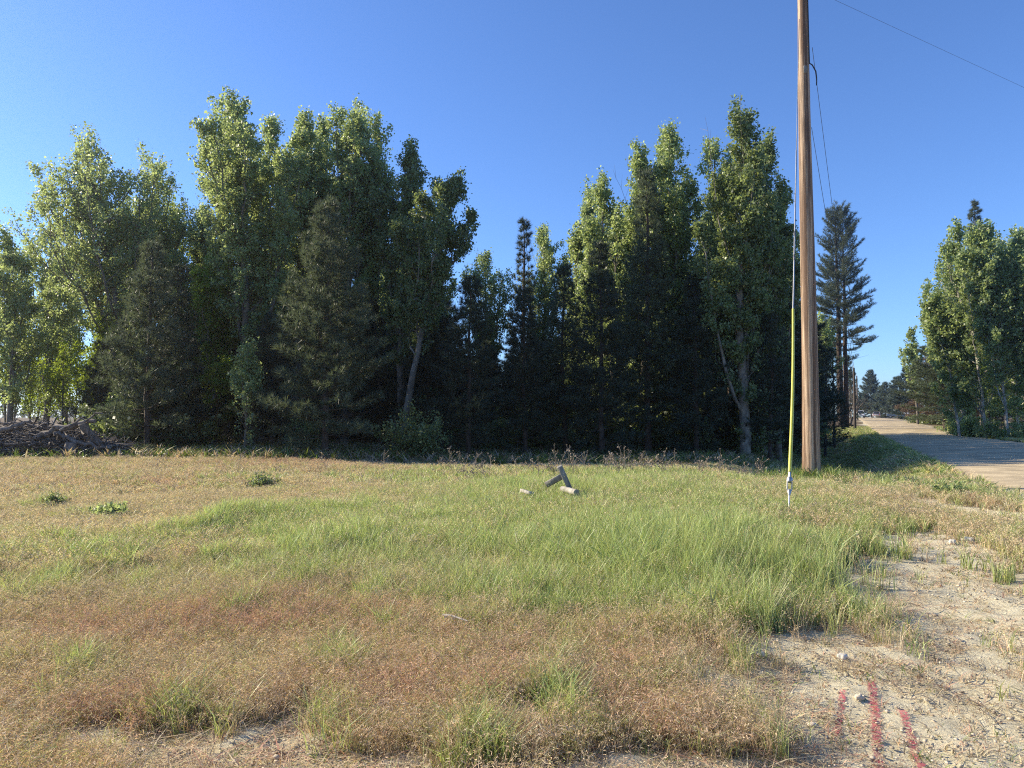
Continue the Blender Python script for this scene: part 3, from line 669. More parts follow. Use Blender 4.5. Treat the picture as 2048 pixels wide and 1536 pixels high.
for i in range(6):
    sh = [(1925, 60), (1950, 57), (1990, 54), (2035, 52), (1905, 68), (2060, 54)][i]
    if i == 0: s0 = shrub('shrub', 1.7, 1.7, 96, 4000, 'leaf', .13, P3(*sh), 'leafy shrub at the foot of the roadside poplars, number two of six from the left', 'shrub', 'undergrowth right of the road')
    else: scat(s0, sh[0], sh[1], R.uniform(.5, .9), 'leafy shrub at the foot of the roadside poplars, number %s of six from the left' % ORD[[1, 2, 3, 4, 0, 5][i]], 'undergrowth right of the road')
for i in range(12):
    px = [1890, 1915, 1945, 1975, 2005, 2035, 2065, 1930, 1990, 2050, 2100, 2150][i]; Yd = 78 + (i * 7 % 30)
    scat(pine_roots[[0, 7, 2, 9][i % 4]], px, Yd, R.uniform(.75, 1.15), 'conifer half hidden behind the roadside poplars, number %s of twelve from the left' % ORD[[0, 1, 3, 4, 6, 7, 9, 2, 5, 8, 10, 11][i]], 'conifers behind the right hand poplars', 1.7)
# distant woods: one mass along the horizon
fw = MB(); fr = np.random.default_rng(6); fc = []
for i in range(340):
    az = math.radians(-58 + 104 * fr.uniform()); dd = fr.uniform(300, 420)
    if abs(math.degrees(az) - 24.6) < 1.2: continue
    x, y = math.sin(az) * dd, math.cos(az) * dd; H = fr.uniform(5, 12); z0 = gz1(x, y); n = 200
    h = fr.uniform(0, 1, n) ** .8; a = fr.uniform(0, 6.28, n); r = (1 - h) * H * .24 * fr.uniform(.3, 1.15, n) + .2
    fc.append(np.stack([x + np.cos(a) * r, y + np.sin(a) * r, z0 + h * H], 1))
leaves(fw, np.vstack(fc), .95, fr); tag(fw.build('distant_woods', M['needle_blue']), 'low dark woods far away along the horizon', 'woods', kind='stuff')

# ------------------------------------------------------------------ grass and gravel
CAM_H = 731.0
def blades(n, hgt_, wid, lean, rng, head=0, seg=2):
    """one tuft: returns verts, tris, blade id, height fraction"""
    V = []; T = []; B = []; Hf = []; k = 0
    for i in range(n):
        az = rng.uniform(0, 6.28); r = rng.uniform(0, .05); b = np.array([math.cos(az) * r, math.sin(az) * r, -.02])
        a2 = rng.uniform(0, 6.28); ld = np.array([math.cos(a2), math.sin(a2), 0]); h = hgt_ * rng.uniform(.55, 1.15); l = lean * rng.uniform(.2, 1.2) * h
        sd2 = np.array([-ld[1], ld[0], 0]); sa = rng.uniform(0, 3.14); sd2 = sd2 * math.cos(sa) + ld * math.sin(sa) * .9
        wv = wid * rng.uniform(.7, 1.3)
        p1 = b + ld * l * .28 + np.array([0, 0, h * .55]); p2 = b + ld * l + np.array([0, 0, h * (1 - .12 * lean)])
        V += [b - sd2 * wv / 2, b + sd2 * wv / 2, p1 - sd2 * wv * .42, p1 + sd2 * wv * .42, p2]; T += [(k, k + 1, k + 3), (k, k + 3, k + 2), (k + 2, k + 3, k + 4)]
        B += [i] * 5; Hf += [0, 0, .5, .5, 1]; k += 5
        for j in range(head):
            c = p1 + (p2 - p1) * (.35 + .75 * j / head) + ld * .01 * j; dd = unit(ld * .9 + rng.normal(0, .6, 3) + np.array([0, 0, -.35])) * h * rng.uniform(.07, .13); s3 = unit(np.cross(dd, rng.normal(size=3))) * wid * 1.1
            V += [c - s3 * .5, c + s3 * .5, c + dd]; T += [(k, k + 1, k + 2)]; B += [i + 100] * 3; Hf += [1.1] * 3; k += 3
    return np.array(V), np.array(T), np.array(B), np.array(Hf)

def scatter_tufts(name, mat, protos, pos, scl, hsc, wsc, colr, lab, bvar=.45):
    """pos (n,3), scl, hsc, wsc (n,), colr (n,3); one mesh"""
    rng = np.random.default_rng(hash(name) % 1000 if False else len(name)); n = len(pos); which = rng.integers(0, len(protos), n); mb = MB(); CC = []
    for k, (V, T, B, Hf) in enumerate(protos):
        m = np.where(which == k)[0]
        if not len(m): continue
        a = rng.uniform(0, 6.28, len(m)); c, s = np.cos(a)[:, None], np.sin(a)[:, None]
        # widen blades with distance: scale about the blade axis is approximated by adding to the side vector
        Vx = V[None, :, 0] * c - V[None, :, 1] * s; Vy = V[None, :, 0] * s + V[None, :, 1] * c; Vz = np.broadcast_to(V[None, :, 2], Vx.shape)
        P_ = np.stack([Vx * wsc[m][:, None], Vy * wsc[m][:, None], Vz * hsc[m][:, None]], -1) * scl[m][:, None, None]
        P_ = P_ + pos[m][:, None]
        nv = len(V); tt = T[None] + (np.arange(len(m)) * nv)[:, None, None]
        mb.add(P_.reshape(-1, 3), tris=tt.reshape(-1, 3))
        bid = B; nb = bid.max() + 1; rv = rng.uniform(1 - bvar, 1 + bvar, (len(m), nb)); rh = rng.uniform(-.12, .12, (len(m), nb))
        f = rv[:, bid]; hh = rh[:, bid]
        cc = colr[m][:, None, :] * f[..., None]; cc = cc * np.stack([1 + hh, 1 + 0 * hh, 1 - hh * .5], -1)
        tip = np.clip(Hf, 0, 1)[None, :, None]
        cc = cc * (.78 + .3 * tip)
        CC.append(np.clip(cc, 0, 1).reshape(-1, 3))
    o = mb.build(name, mat, cols=np.vstack(CC)); return o

def field_points(n, d0, d1, rng, azr=40, pw=1.0):
    d = d0 * (d1 / d0) ** rng.uniform(0, 1, n) if pw == 0 else (d0 ** pw + (d1 ** pw - d0 ** pw) * rng.uniform(0, 1, n)) ** (1 / pw)
    az = np.radians(rng.uniform(-azr, azr, n)); return d * np.sin(az), d * np.cos(az), d

gr_ = np.random.default_rng(23)
protoG = [[blades(9, .30, wv, .55, gr_) for _ in range(7)] for wv in (.0055, .010, .018)]
protoD = [[blades(8, .24, wv, .6, gr_, head=5) for _ in range(7)] for wv in (.0032, .007, .013)]
protoS = [[blades(9, .07, wv, 1.5, gr_) for _ in range(6)] for wv in (.004, .008, .016)]
bands = [(2.6, 8.5), (8.5, 16), (16, 36)]
cG0 = np.array([.18, .25, .06]); cG1 = np.array([.50, .53, .24]); cDry = np.array([.64, .52, .34]); cRed = np.array([.53, .32, .23]); cBrn = np.array([.42, .32, .235]); cYel = np.array([.42, .40, .16])
def infield(x, y):
    s = road_s(x, y)
    return (s < .0) & (y > 1)
for bi, (d0, d1) in enumerate(bands):
    nG = (26000, 40000, 36000)[bi]; nD = (25000, 34000, 30000)[bi]; nS = (20000, 14000, 9000)[bi]
    rng = np.random.default_rng(500 + bi)
    suffix = ('grass', 'grass', 'grass')[bi]
    # green grass
    x, y, d = field_points(int(nG * 1.5), d0, d1, rng, pw=.8); g, t, b, r = zones(x, y)
    pr = np.clip(g * 1.0 + .06, 0, 1) * (1 - .97 * b) ** 2
    k = (rng.uniform(0, 1, len(x)) < pr) & infield(x, y); x, y, d, g, t, b, r = [v[k] for v in (x, y, d, g, t, b, r)]
    
    n = len(x); pos = np.stack([x, y, gz(x, y)], 1)
    mix = rng.uniform(0, 1, n)[:, None] * .6 + .4 * fbm(x * 2, y * 2, 91)[:, None]
    cc = cG0 * (1 - mix) + cG1 * mix; dryf = np.clip(.75 - g, 0, .7)[:, None]; cc = cc * (1 - dryf * .8) + cYel * dryf * .8
    sc = rng.uniform(.6, 1.15, n)
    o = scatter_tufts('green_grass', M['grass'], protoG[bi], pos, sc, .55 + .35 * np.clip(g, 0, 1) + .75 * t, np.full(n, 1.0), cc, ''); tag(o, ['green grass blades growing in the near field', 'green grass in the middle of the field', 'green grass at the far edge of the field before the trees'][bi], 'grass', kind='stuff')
    # dry seeded grass
    x, y, d = field_points(int(nD * 1.5), d0, d1, rng, pw=.8); g, t, b, r = zones(x, y)
    pr = (1 - .76 * np.clip(g, 0, 1)) * (1 - .96 * b) ** 2
    k = (rng.uniform(0, 1, len(x)) < pr) & infield(x, y); x, y, d, g, t, b, r = [v[k] for v in (x, y, d, g, t, b, r)]
    n = len(x); pos = np.stack([x, y, gz(x, y)], 1)
    rr = np.clip(r * .9 + rng.normal(0, .18, n), 0, 1)[:, None]; q = rng.uniform(0, 1, n)[:, None]
    cc = cDry * (1 - rr) + cRed * rr; cc = np.where(q < .22, cBrn, cc); cc = np.where(q > .88, cYel, cc)
    far = sst(12, 22, d)
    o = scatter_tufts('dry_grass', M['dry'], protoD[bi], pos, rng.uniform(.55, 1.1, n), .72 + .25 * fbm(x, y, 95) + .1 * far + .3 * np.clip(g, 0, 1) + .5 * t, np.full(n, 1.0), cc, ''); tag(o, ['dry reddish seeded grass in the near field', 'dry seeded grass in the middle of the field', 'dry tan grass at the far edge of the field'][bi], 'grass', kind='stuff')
    # short thatch
    x, y, d = field_points(int(nS * 1.3), d0, d1, rng, pw=.8); g, t, b, r = zones(x, y)
    pr = (1 - .85 * b); k = (rng.uniform(0, 1, len(x)) < pr) & infield(x, y); x, y, d, g, t, b, r = [v[k] for v in (x, y, d, g, t, b, r)]
    n = len(x); pos = np.stack([x, y, gz(x, y)], 1); q = rng.uniform(0, 1, n)[:, None]
    cc = np.where(q < .4, cDry * .9, np.where(q < .7, cBrn, np.where(q < .88, cRed, cG0)))
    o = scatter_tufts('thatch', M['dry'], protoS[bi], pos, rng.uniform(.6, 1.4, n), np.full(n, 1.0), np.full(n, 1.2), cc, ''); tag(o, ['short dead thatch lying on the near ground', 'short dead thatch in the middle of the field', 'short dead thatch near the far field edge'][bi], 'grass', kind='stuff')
# grass on the road banks beyond and on the verges
rng = np.random.default_rng(600); n = 26000
y = 15 + 75 * rng.uniform(0, 1, n) ** 1.6; sL = np.where(rng.uniform(0, 1, n) < .68, rng.uniform(-8, -.35, n), rng.uniform(RW + .5, RW + 6, n)); x = RK * y + RB + sL * RN
pos = np.stack([x, y, gz(x, y)], 1); q = rng.uniform(0, 1, n)[:, None]
nearc = ((y < 21.5 + 2 * rng.normal(0, .4, n)) & (sL < -1.5))[:, None]; qq = rng.uniform(0, 1, n)[:, None]
cc = np.where(q < .62, cG0 * (1 - q) + cG1 * q, np.where(q < .85, cYel, cDry)); cc = np.where(nearc, np.where(qq < .55, cDry, np.where(qq < .85, cRed, cYel)), cc)
tag(scatter_tufts('verge_grass', M['grass'], [blades(9, .30, .03, .6, gr_) for _ in range(6)], pos, rng.uniform(.6, 1.2, n), (.6 + .5 * fbm(x * .6, y * .6, 14)) * (.55 + .45 * sst(17, 26, y)), np.full(n, 1.4), cc, ''), 'green grass on the ditch banks and road verges', 'grass', kind='stuff')
# forest floor litter grass under trees
n = 9000; x = rng.uniform(-24, 13, n); y = rng.uniform(27, 42, n); k = road_s(x, y) < -6; x, y = x[k], y[k]; n = len(x); q = rng.uniform(0, 1, n)[:, None]
tag(scatter_tufts('undergrowth', M['grass'], [blades(8, .42, .03, .7, gr_) for _ in range(5)], np.stack([x, y, gz(x, y)], 1), rng.uniform(.6, 1.4, n), np.full(n, 1.), np.full(n, 1.6), np.where(q < .6, cG0 * .7, cBrn), ''), 'rank undergrowth on the shaded floor of the grove', 'undergrowth', kind='stuff')

# coarse tall blades in the rank part of the field
rng = np.random.default_rng(622); protoT = [blades(9, .46, .011, .75, gr_) for _ in range(8)]
x, y, d = field_points(26000, 4.5, 13, rng, pw=1.0); g, t, b, r = zones(x, y); k = (rng.uniform(0, 1, len(x)) < np.clip(t - .25, 0, 1) * sst(.35, .6, fbm(x * 1.8, y * 1.8, 301, 3))) & (b < .4) & infield(x, y); x, y, t = x[k], y[k], t[k]; n = len(x); q = rng.uniform(0, 1, n)[:, None]
tag(scatter_tufts('tall_grass', M['grass'], protoT, np.stack([x, y, gz(x, y)], 1), rng.uniform(.6, 1.2, n), .7 + .4 * t, np.full(n, 1.3), cG0 * (1 - q) + cG1 * q * .9, ''), 'tall coarse green grass in the rank patch left of the guy wire', 'grass', kind='stuff')
# loose straw lying on the bare soil
rng = np.random.default_rng(611); x, y, d = field_points(60000, 2.6, 13, rng, pw=.6); g, t, b, r = zones(x, y); k = (rng.uniform(0, 1, len(x)) < np.clip(b, 0, 1) * .35 * sst(.42, .62, fbm(x * 3.1, y * 3.1, 207, 3))) & infield(x, y); x, y = x[k], y[k]; n = len(x)
q = rng.uniform(0, 1, n)[:, None]
tag(scatter_tufts('straw', M['dry'], [blades(4, .055, .0028, 2.6, gr_) for _ in range(8)], np.stack([x, y, gz(x, y) + .018], 1), rng.uniform(.6, 2.0, n), np.full(n, .55), np.full(n, 1.6), np.where(q < .5, cDry, np.where(q < .8, cBrn, cRed)), ''), 'loose dead straw lying on the bare soil', 'straw', kind='stuff')
# rank tuft round the pole base
n = 260; a = rng.uniform(0, 6.28, n); rr = np.abs(rng.normal(0, .42, n)) + .2; PX = (1623 - 1024) / F * 16.4; x = PX + np.cos(a) * rr * 1.5; y = 16.4 + np.sin(a) * rr
tag(scatter_tufts('grass_clump', M['grass'], protoG[2], np.stack([x, y, gz(x, y)], 1), rng.uniform(.8, 1.5, n), np.full(n, 1.15), np.full(n, 1.), np.tile(cG0 * .8, (n, 1)), ''), 'rank green grass clump round the base of the near utility pole', 'grass', kind='stuff')

# dead weeds with seed heads standing along the field edge
wr = np.random.default_rng(44); wm = MB()
for i in range(95):
    px = wr.choice([wr.normal(1085, 45), wr.normal(1230, 35), wr.normal(1370, 60), wr.normal(1500, 40), wr.uniform(300, 1500), wr.normal(940, 25)]); Yd = wr.uniform(16.5, 20); x = (px - 1024) / F * Yd
    b = np.array([x, Yd, gz1(x, Yd)]); h = wr.uniform(.35, .78); d = unit(np.array([wr.normal(0, .22), wr.normal(0, .2), 1])); q = [b, b + d * h * .5, b + unit(d + wr.normal(0, .12, 3)) * h]
    wm.tube(q, [.006, .005, .004], 3)
    for k in range(7):
        o = q[1] + (q[2] - q[1]) * wr.uniform(0, 1); e = o + unit(np.array([wr.normal(0, .7), wr.normal(0, .7), 1])) * wr.uniform(.08, .22); wm.tube([o, e], [.004, .003], 3)
        leaves(wm, e + wr.normal(0, .014, (4, 3)), .03, wr)
tag(wm.build('dead_weeds', plain('dead_weed_stalk', (.27, .22, .17), .9)), 'dry branching weed stalks with seed heads along the field edge', 'weeds', kind='stuff')

# pebbles and clods on bare soil
def blobmesh(rng, sub=1):
    t = (1 + 5 ** .5) / 2; v = np.array([(-1, t, 0), (1, t, 0), (-1, -t, 0), (1, -t, 0), (0, -1, t), (0, 1, t), (0, -1, -t), (0, 1, -t), (t, 0, -1), (t, 0, 1), (-t, 0, -1), (-t, 0, 1)], float); v /= np.linalg.norm(v[0])
    f = np.array([(0, 11, 5), (0, 5, 1), (0, 1, 7), (0, 7, 10), (0, 10, 11), (1, 5, 9), (5, 11, 4), (11, 10, 2), (10, 7, 6), (7, 1, 8), (3, 9, 4), (3, 4, 2), (3, 2, 6), (3, 6, 8), (3, 8, 9), (4, 9, 5), (2, 4, 11), (6, 2, 10), (8, 6, 7), (9, 8, 1)])
    for _ in range(sub - 1):
        nf = []; v = list(map(tuple, v)); cache = {}
        def mp(a, b):
            k = (min(a, b), max(a, b))
            if k not in cache: m_ = unit(np.array(v[a]) + np.array(v[b])); cache[k] = len(v); v.append(tuple(m_))
            return cache[k]
        for a, b, c in f: x_, y_, z_ = mp(a, b), mp(b, c), mp(c, a); nf += [(a, x_, z_), (b, y_, x_), (c, z_, y_), (x_, y_, z_)]
        v = np.array(v); f = np.array(nf)
    return v * rng.uniform(.55, 1.35, (len(v), 1)), f
pr_ = np.random.default_rng(9); pm = MB(); cc = []
n0 = 60000; x, y, d = field_points(n0, 2.6, 13, pr_, pw=.5); g, t, b, r = zones(x, y); k = pr_.uniform(0, 1, n0) < b ** 1.3 * .55; x, y, d = x[k], y[k], d[k]; n = len(x)
prot = [blobmesh(pr_) for _ in range(6)]; wh = pr_.integers(0, 6, n); sz = .003 + .0075 * pr_.uniform(0, 1, n) ** 3 * (1 + .3 * d / 4); sz = np.where(pr_.uniform(0, 1, n) < .006, sz * 2.6, sz)
zz = gz(x, y)
for kk in range(6):
    m_ = np.where(wh == kk)[0]; V, T = prot[kk]; a = pr_.uniform(0, 6.28, len(m_))[:, None]
    vx = V[None, :, 0] * np.cos(a) - V[None, :, 1] * np.sin(a); vy = V[None, :, 0] * np.sin(a) + V[None, :, 1] * np.cos(a); vz = np.broadcast_to(V[None, :, 2] * .55, vx.shape)
    P_ = np.stack([vx, vy, vz], -1) * sz[m_][:, None, None] + np.stack([x, y, zz + sz * .35 + .01], 1)[m_][:, None]
    pm.add(P_.reshape(-1, 3), tris=(T[None] + (np.arange(len(m_)) * len(V))[:, None, None]).reshape(-1, 3))
tag(pm.build('gravel', leafmat('gravel_stones', (.25, .20, .14), (.62, .54, .41), (.3, .3, .3), 0, .9, .2)), 'small pale stones and clods scattered over the bare soil', 'gravel', kind='stuff')

# single leafy weeds in the field
for k, (px, py, w_, h_, mt, lab) in enumerate([(224, 1046, .34, .26, 'leaf', 'low dark green leafy weed standing alone in the dry grass at left'), (104, 1022, .36, .24, 'leaf_dark', 'greyish leafy weed at the left, nearer the picture edge than the other'),
        (520, 985, .5, .34, 'leaf_dark', 'sprawling weed behind the bright grass tufts, left of centre'), (1895, 1012, .4, .28, 'leaf', 'bushy weed on the verge between the ditch and the bare soil'),
        (1690, 1000, .35, .22, 'leaf_dark', 'dark weed on the dry crest just right of the utility pole')]):
    x, y = gd(px, py); shrub('weed_plant', h_, w_, 400 + k, 1400 if w_ > .2 else 110, mt, .045 if w_ > .2 else .014, (x, y, gz1(x, y)), lab, 'weed', 'leafy weeds in the field')

# ------------------------------------------------------------------ single stones, stick
def stone(px, py, w_, l_, h_, seed, lab):
    rng = np.random.default_rng(seed); V, T = blobmesh(rng, 3); V = V / np.linalg.norm(V, axis=1)[:, None]
    nn = 1 + .25 * np.sin(V[:, :1] * 5 + seed) * np.cos(V[:, 1:2] * 4) + rng.uniform(-.05, .05, (len(V), 1)); V = V * nn; V[:, 2] = np.sign(V[:, 2]) * np.abs(V[:, 2]) ** .6
    mb = MB(); mb.add(V * np.array([w_, l_, h_]), tris=T); x, y = gd(px, py); o = mb.build('stone', M['stone']); o.location = (x, y, gz1(x, y) + h_ * .3 + .012); tag(o, lab, 'stone', 'loose stones'); return o
stone(1052, 1396, .095, .08, .055, 1, 'larger of two flat whitish stones in the dry grass at the bottom centre')
stone(1168, 1392, .06, .05, .05, 2, 'smaller flat whitish stone right of the larger flat one')
stone(1935, 1092, .07, .06, .045, 3, 'pale rock on the bare soil patch below the ditch')
stone(1905, 1100, .04, .035, .03, 4, 'small pale rock left of the rock on the bare soil patch')
stone(1685, 1322, .035, .03, .02, 5, 'small rounded stone above the left pink stripe')
st = MB(); p0 = gd(886, 1268); p1 = gd(935, 1280); q = [np.array([p0[0] + (p1[0] - p0[0]) * t, p0[1] + (p1[1] - p0[1]) * t, 0]) for t in (0, .3, .7, 1)]
for v in q: v[2] = gz1(v[0], v[1]) + .16
q[1][2] += .01; q[2][0] += .01; st.tube(q, [.009, .008, .007, .004], 7, True); tag(st.build('stick', M['palewood'], smooth=True), 'short pale stick caught in the reddish dry grass', 'stick')

# ------------------------------------------------------------------ pink survey paint on the soil
pmx, pnt, PP = newmat('pink_marking_paint'); L = pnt.links.new
PP.inputs["Base Color"].default_value = (.40, .08, .10, 1); PP.inputs["Roughness"].default_value = .8
geo = N(pnt, "NewGeometry"); no = N(pnt, "TexNoise"); no.inputs["Scale"].default_value = 62; no.inputs["Detail"].default_value = 8; no.inputs["Roughness"].default_value = .75; L(geo.outputs["Position"], no.inputs["Vector"])
an = N(pnt, "Attribute"); an.attribute_name = "edge"; sb = N(pnt, "Math"); sb.operation = 'SUBTRACT'; L(no.outputs[0], sb.inputs[0]); L(an.outputs["Fac"], sb.inputs[1])
mr = N(pnt, "MapRange"); mr.inputs[1].default_value = -.05; mr.inputs[2].default_value = .05; mr.inputs[4].default_value = .85; L(sb.outputs[0], mr.inputs[0])
tb = N(pnt, "BsdfTransparent"); mx = N(pnt, "MixShader"); L(mr.outputs[0], mx.inputs[0]); L(tb.outputs[0], mx.inputs[1]); L(PP.outputs[0], mx.inputs[2]); L(mx.outputs[0], pnt.nodes["Material Output"].inputs[0])
STR = [([(1686, 1375), (1682, 1405), (1676, 1440), (1668, 1475)], .032, 'left pink painted stripe on the bare soil, the shortest of three'),
       ([(1738, 1350), (1745, 1378), (1750, 1420), (1752, 1460), (1756, 1500), (1760, 1545), (1764, 1600)], .042, 'middle pink painted stripe on the bare soil, running out of the bottom edge'),
       ([(1795, 1405), (1808, 1430), (1820, 1460), (1826, 1490), (1838, 1525), (1850, 1560)], .036, 'right pink painted stripe on the bare soil, bending right')]
paint_pts = []
for pts, hw, lab in STR:
    P_ = np.array([gd(*p) for p in pts]); t = np.linspace(0, len(P_) - 1, 60); P_ = np.stack([np.interp(t, np.arange(len(P_)), P_[:, k]) for k in (0, 1)], 1); paint_pts.append((P_, hw))
    T_ = np.gradient(P_, axis=0); T_ /= np.linalg.norm(T_, axis=1)[:, None]; Nn = np.stack([-T_[:, 1], T_[:, 0]], 1); us = np.linspace(-1.35, 1.35, 9); vv = []; ed = []
    for i in range(60):
        for u in us:
            x, y = P_[i] + Nn[i] * u * hw; bb = float(zones(np.array([x]), np.array([y]))[2][0])
            zz = gz1(x, y) + bb * ((float(fbm(np.array([x * 7]), np.array([y * 7]), 71, 3)[0]) - .5) * .06 + max(float(fbm(np.array([x * 3]), np.array([y * 3]), 77, 3)[0]) - .62, 0) * .10)
            vv.append((x, y, zz + .008)); ed.append(.485 + .40 * max(0, abs(u) - .45) + .25 * max(0, 1 - min(i, 59 - i) / 5))
    mb = MB(); ii = np.arange(59)[:, None] * 9 + np.arange(8)[None]; mb.add(vv, quads=np.stack([ii, ii + 1, ii + 10, ii + 9], -1).reshape(-1, 4))
    o = mb.build('paint_stripe', pmx, smooth=True); a = o.data.attributes.new("edge", 'FLOAT', 'POINT'); a.data.foreach_set("value", np.array(ed, np.float32)); tag(o, lab, 'paint mark', 'pink paint stripes on the soil')

# ------------------------------------------------------------------ brush pile and logs
bx, by = place(95, 29)[:2]; bzz = gz1(bx, by)
brng = np.random.default_rng(12); bm_ = MB(); bm2 = MB()
def pile_h(u): return 1.55 * max(0, 1 - abs(u + .9) / 4.6) ** .55
for i in range(3000):
    u = brng.uniform(-5, 3.2); v = brng.uniform(-1.1, 1.1); hm = pile_h(u) * (1 - .45 * v * v); z = hm * brng.uniform(0, 1) ** .8
    l = brng.uniform(.5, 1.9) * (.6 if i < 2300 else 1); d = unit(np.array([brng.normal(0, 1), brng.normal(0, .6), brng.normal(.02, .22)])); c = np.array([bx + u, by + v, bzz + z]); q = [c - d * l / 2]
    for j in range(4): d = unit(d + brng.normal(0, .13, 3)); q.append(q[-1] + d * l / 4)
    q = np.array(q); q[:, 2] = np.maximum(q[:, 2], bzz + .02); (bm_).tube(q, np.linspace(brng.choice([.012, .018, .03, .05]), .005, 5), 4)
bp_ = bm_.build('brush_pile', M['deadwood'], smooth=True); tag(bp_, 'grey heap of tangled dead branches at the left edge of the field', 'brush pile')
LOGS = [((70, 872), (190, 840), .13, 'long grey log lying slanted across the top of the brush pile'), ((165, 846), (208, 900), .17, 'thick grey log leaning down to the right end of the brush pile'),
        ((110, 868), (150, 880), .10, 'short weathered log in the middle of the brush pile'), ((140, 880), (225, 898), .07, 'thin pale log lying low at the right foot of the brush pile'),
        ((0, 862), (60, 842), .10, 'grey log at the left top of the brush pile, cut by the picture edge'), ((120, 858), (205, 826), .045, 'thin bare branch sticking up to the right from the brush pile')]
for i, (a, b, r, lab) in enumerate(LOGS):
    y0 = 28.3 - .1 * i; A = at(a[0], a[1], y0); B = at(b[0], b[1], y0 + brng.uniform(-.3, .5)); t = np.linspace(0, 1, 9)[:, None]; q = A + (B - A) * t + brng.normal(0, .035, (9, 3)); mb = MB()
    mb.tube(q, r * (1 - .35 * t[:, 0]) * brng.uniform(.9, 1.12, 9), 10, True)
    for k in range(3): o = q[brng.integers(2, 8)]; e = o + unit(brng.normal(0, 1, 3) + (B - A) * .3) * brng.uniform(.2, .5); mb.tube([o, e], [r * .35, r * .15], 5, True)
    tag(mb.build('log', M['deadwood'], smooth=True), lab, 'log', 'logs on the brush pile')
sx, sy = place(140, 27.9)[:2]; stp = MB(); t = np.linspace(0, 1, 6); stp.tube(np.stack([sx + .1 * t, sy + 0 * t, gz1(sx, sy) - .1 + .75 * t], 1), .3 - .1 * t, 11, True)
for k in range(8): a = k * .8; stp.tube([np.array([sx, sy, gz1(sx, sy) + .25]), np.array([sx + math.cos(a) * .6, sy + math.sin(a) * .5, gz1(sx, sy) + brng.uniform(0, .5)])], [.09, .02], 5)
tag(stp.build('stump', M['deadwood'], smooth=True), 'rough uprooted stump at the right front of the brush pile', 'stump')

# ------------------------------------------------------------------ utility pole, guy, wires
PD = 16.4
pb = at(1623, 948, PD); px0, py0 = pb[0], PD; pz = gz1(px0, py0)
up = empty('utility_pole', (px0, py0, pz), 'tall brown wooden utility pole standing at the field edge, nearest the camera', 'utility pole')
pm_ = MB(); zs = np.linspace(-.4, 13.2, 60); prg = np.random.default_rng(3)
pr2 = .192 - .0072 * np.clip(zs, 0, 14) + .012 * np.exp(-np.clip(zs, 0, 9) / .5)
pm_.tube(np.stack([.012 * np.sin(zs * .6), .01 * np.cos(zs * .5), zs], 1), pr2 * (1 + prg.normal(0, .006, 60)), 36, True)
pm_.build('shaft', M['pole'], up, True)
def P_at(zr): return .192 - .0072 * zr
zt = float(at(1609, 144, PD)[2]) - pz
tg_ = MB(); tg_.box((-.02, -P_at(zt) - .006, zt), (.085, .012, .17), bev=.004); tg_.build('number_tag', M['greywood'], up)
cb = MB(); zc0 = float(at(1620, 130, PD)[2]) - pz
pts = [(P_at(13) * .72, -P_at(13) * .75, 13)] + [(P_at(z) * .74, -P_at(z) * .72, z) for z in np.linspace(12, zc0, 8)] + [(P_at(zc0) + .02, -.12, zc0 - .06), (.23, -.1, zc0 - .2), (.245, -.1, zc0 - .36), (.24, -.1, zc0 - .52)]
cb.tube(pts, .014, 8, True); cb.build('riser_cable', M['black'], up, True)
# guy
ga = np.array(at(1577, 1040, 10.9)); ga[2] = gz1(ga[0], ga[1]) - .15; gt = np.array([px0 - .13, py0 - .1, pz + 10.6])
def gp(t): return ga + (gt - ga) * t
gy_ = empty('guy_wire', (ga[0], ga[1], ga[2] + .15), 'steel guy wire with yellow guard anchored in the grass in front of the pole', 'guy wire'); go = np.array(gy_.location)
def pt_t(py):
    lo, hi = 0, 1
    for _ in range(40):
        mid = (lo + hi) / 2; p = gp(mid); cyv = math.cos(PITCH) * p[1] + math.sin(PITCH) * (p[2] - EYE); czv = -math.sin(PITCH) * p[1] + math.cos(PITCH) * (p[2] - EYE)
        if 768 - F * czv / cyv > py: lo = mid
        else: hi = mid
    return (lo + hi) / 2
t_rod, t_y0, t_y1 = pt_t(985), pt_t(944), pt_t(618)
def seg(mb, t0, t1, r, k=10, n=2, cap=True): mb.tube([gp(t0 + (t1 - t0) * i / (n - 1)) - go for i in range(n)], r, k, cap)
mb = MB(); seg(mb, 0, t_rod, .011); 
pe = [gp(t) - go for t in (t_rod - .004, t_rod, t_rod + .004)]; mb.tube(pe, [.014, .03, .02], 10, True); mb.build('anchor_rod', M['galv'], gy_, True)
mb = MB(); dirg = unit(gt - ga); sdv = unit(np.cross(dirg, [0, 1, 0])); t_b = pt_t(960)
for s_ in (-1, 1): mb.tube([gp(t_rod) - go + sdv * .012 * s_, gp(t_rod + (t_b - t_rod) * .25) - go + sdv * .036 * s_, gp(t_b) - go + sdv * .036 * s_], [.007, .008, .008], 6, True)
mb.tube([gp(t_b - .003) - go, gp(t_b) - go, gp(t_b + .003) - go], [.035, .05, .04], 10, True); mb.build('eye_clamp', M['galv'], gy_, True)
mb = MB(); seg(mb, t_b + .002, t_y0 + .01, .020); mb.build('preformed_grip', M['galv'], gy_, True)
mb = MB(); n = 14; tt = np.linspace(t_y0, t_y1, n); pp = [gp(t) - go + np.array([.02 * math.sin((t - t_y0) / (t_y1 - t_y0) * 3.14), 0, 0]) for t in tt]; mb.tube(pp, np.linspace(.028, .021, n), 14, True); mb.build('yellow_guard', M['yellow'], gy_, True)
mb = MB(); seg(mb, t_y1 - .01, 1, .0085, 6, 10); mb.build('strand', M['galv'], gy_, True)
for py in (468, 515):
    t = pt_t(py); mb = MB(); mb.tube([gp(t - .006) - go, gp(t) - go, gp(t + .006) - go], [.012, .024, .012], 8, True); mb.build('splice_clamp', M['wire'], gy_, True)
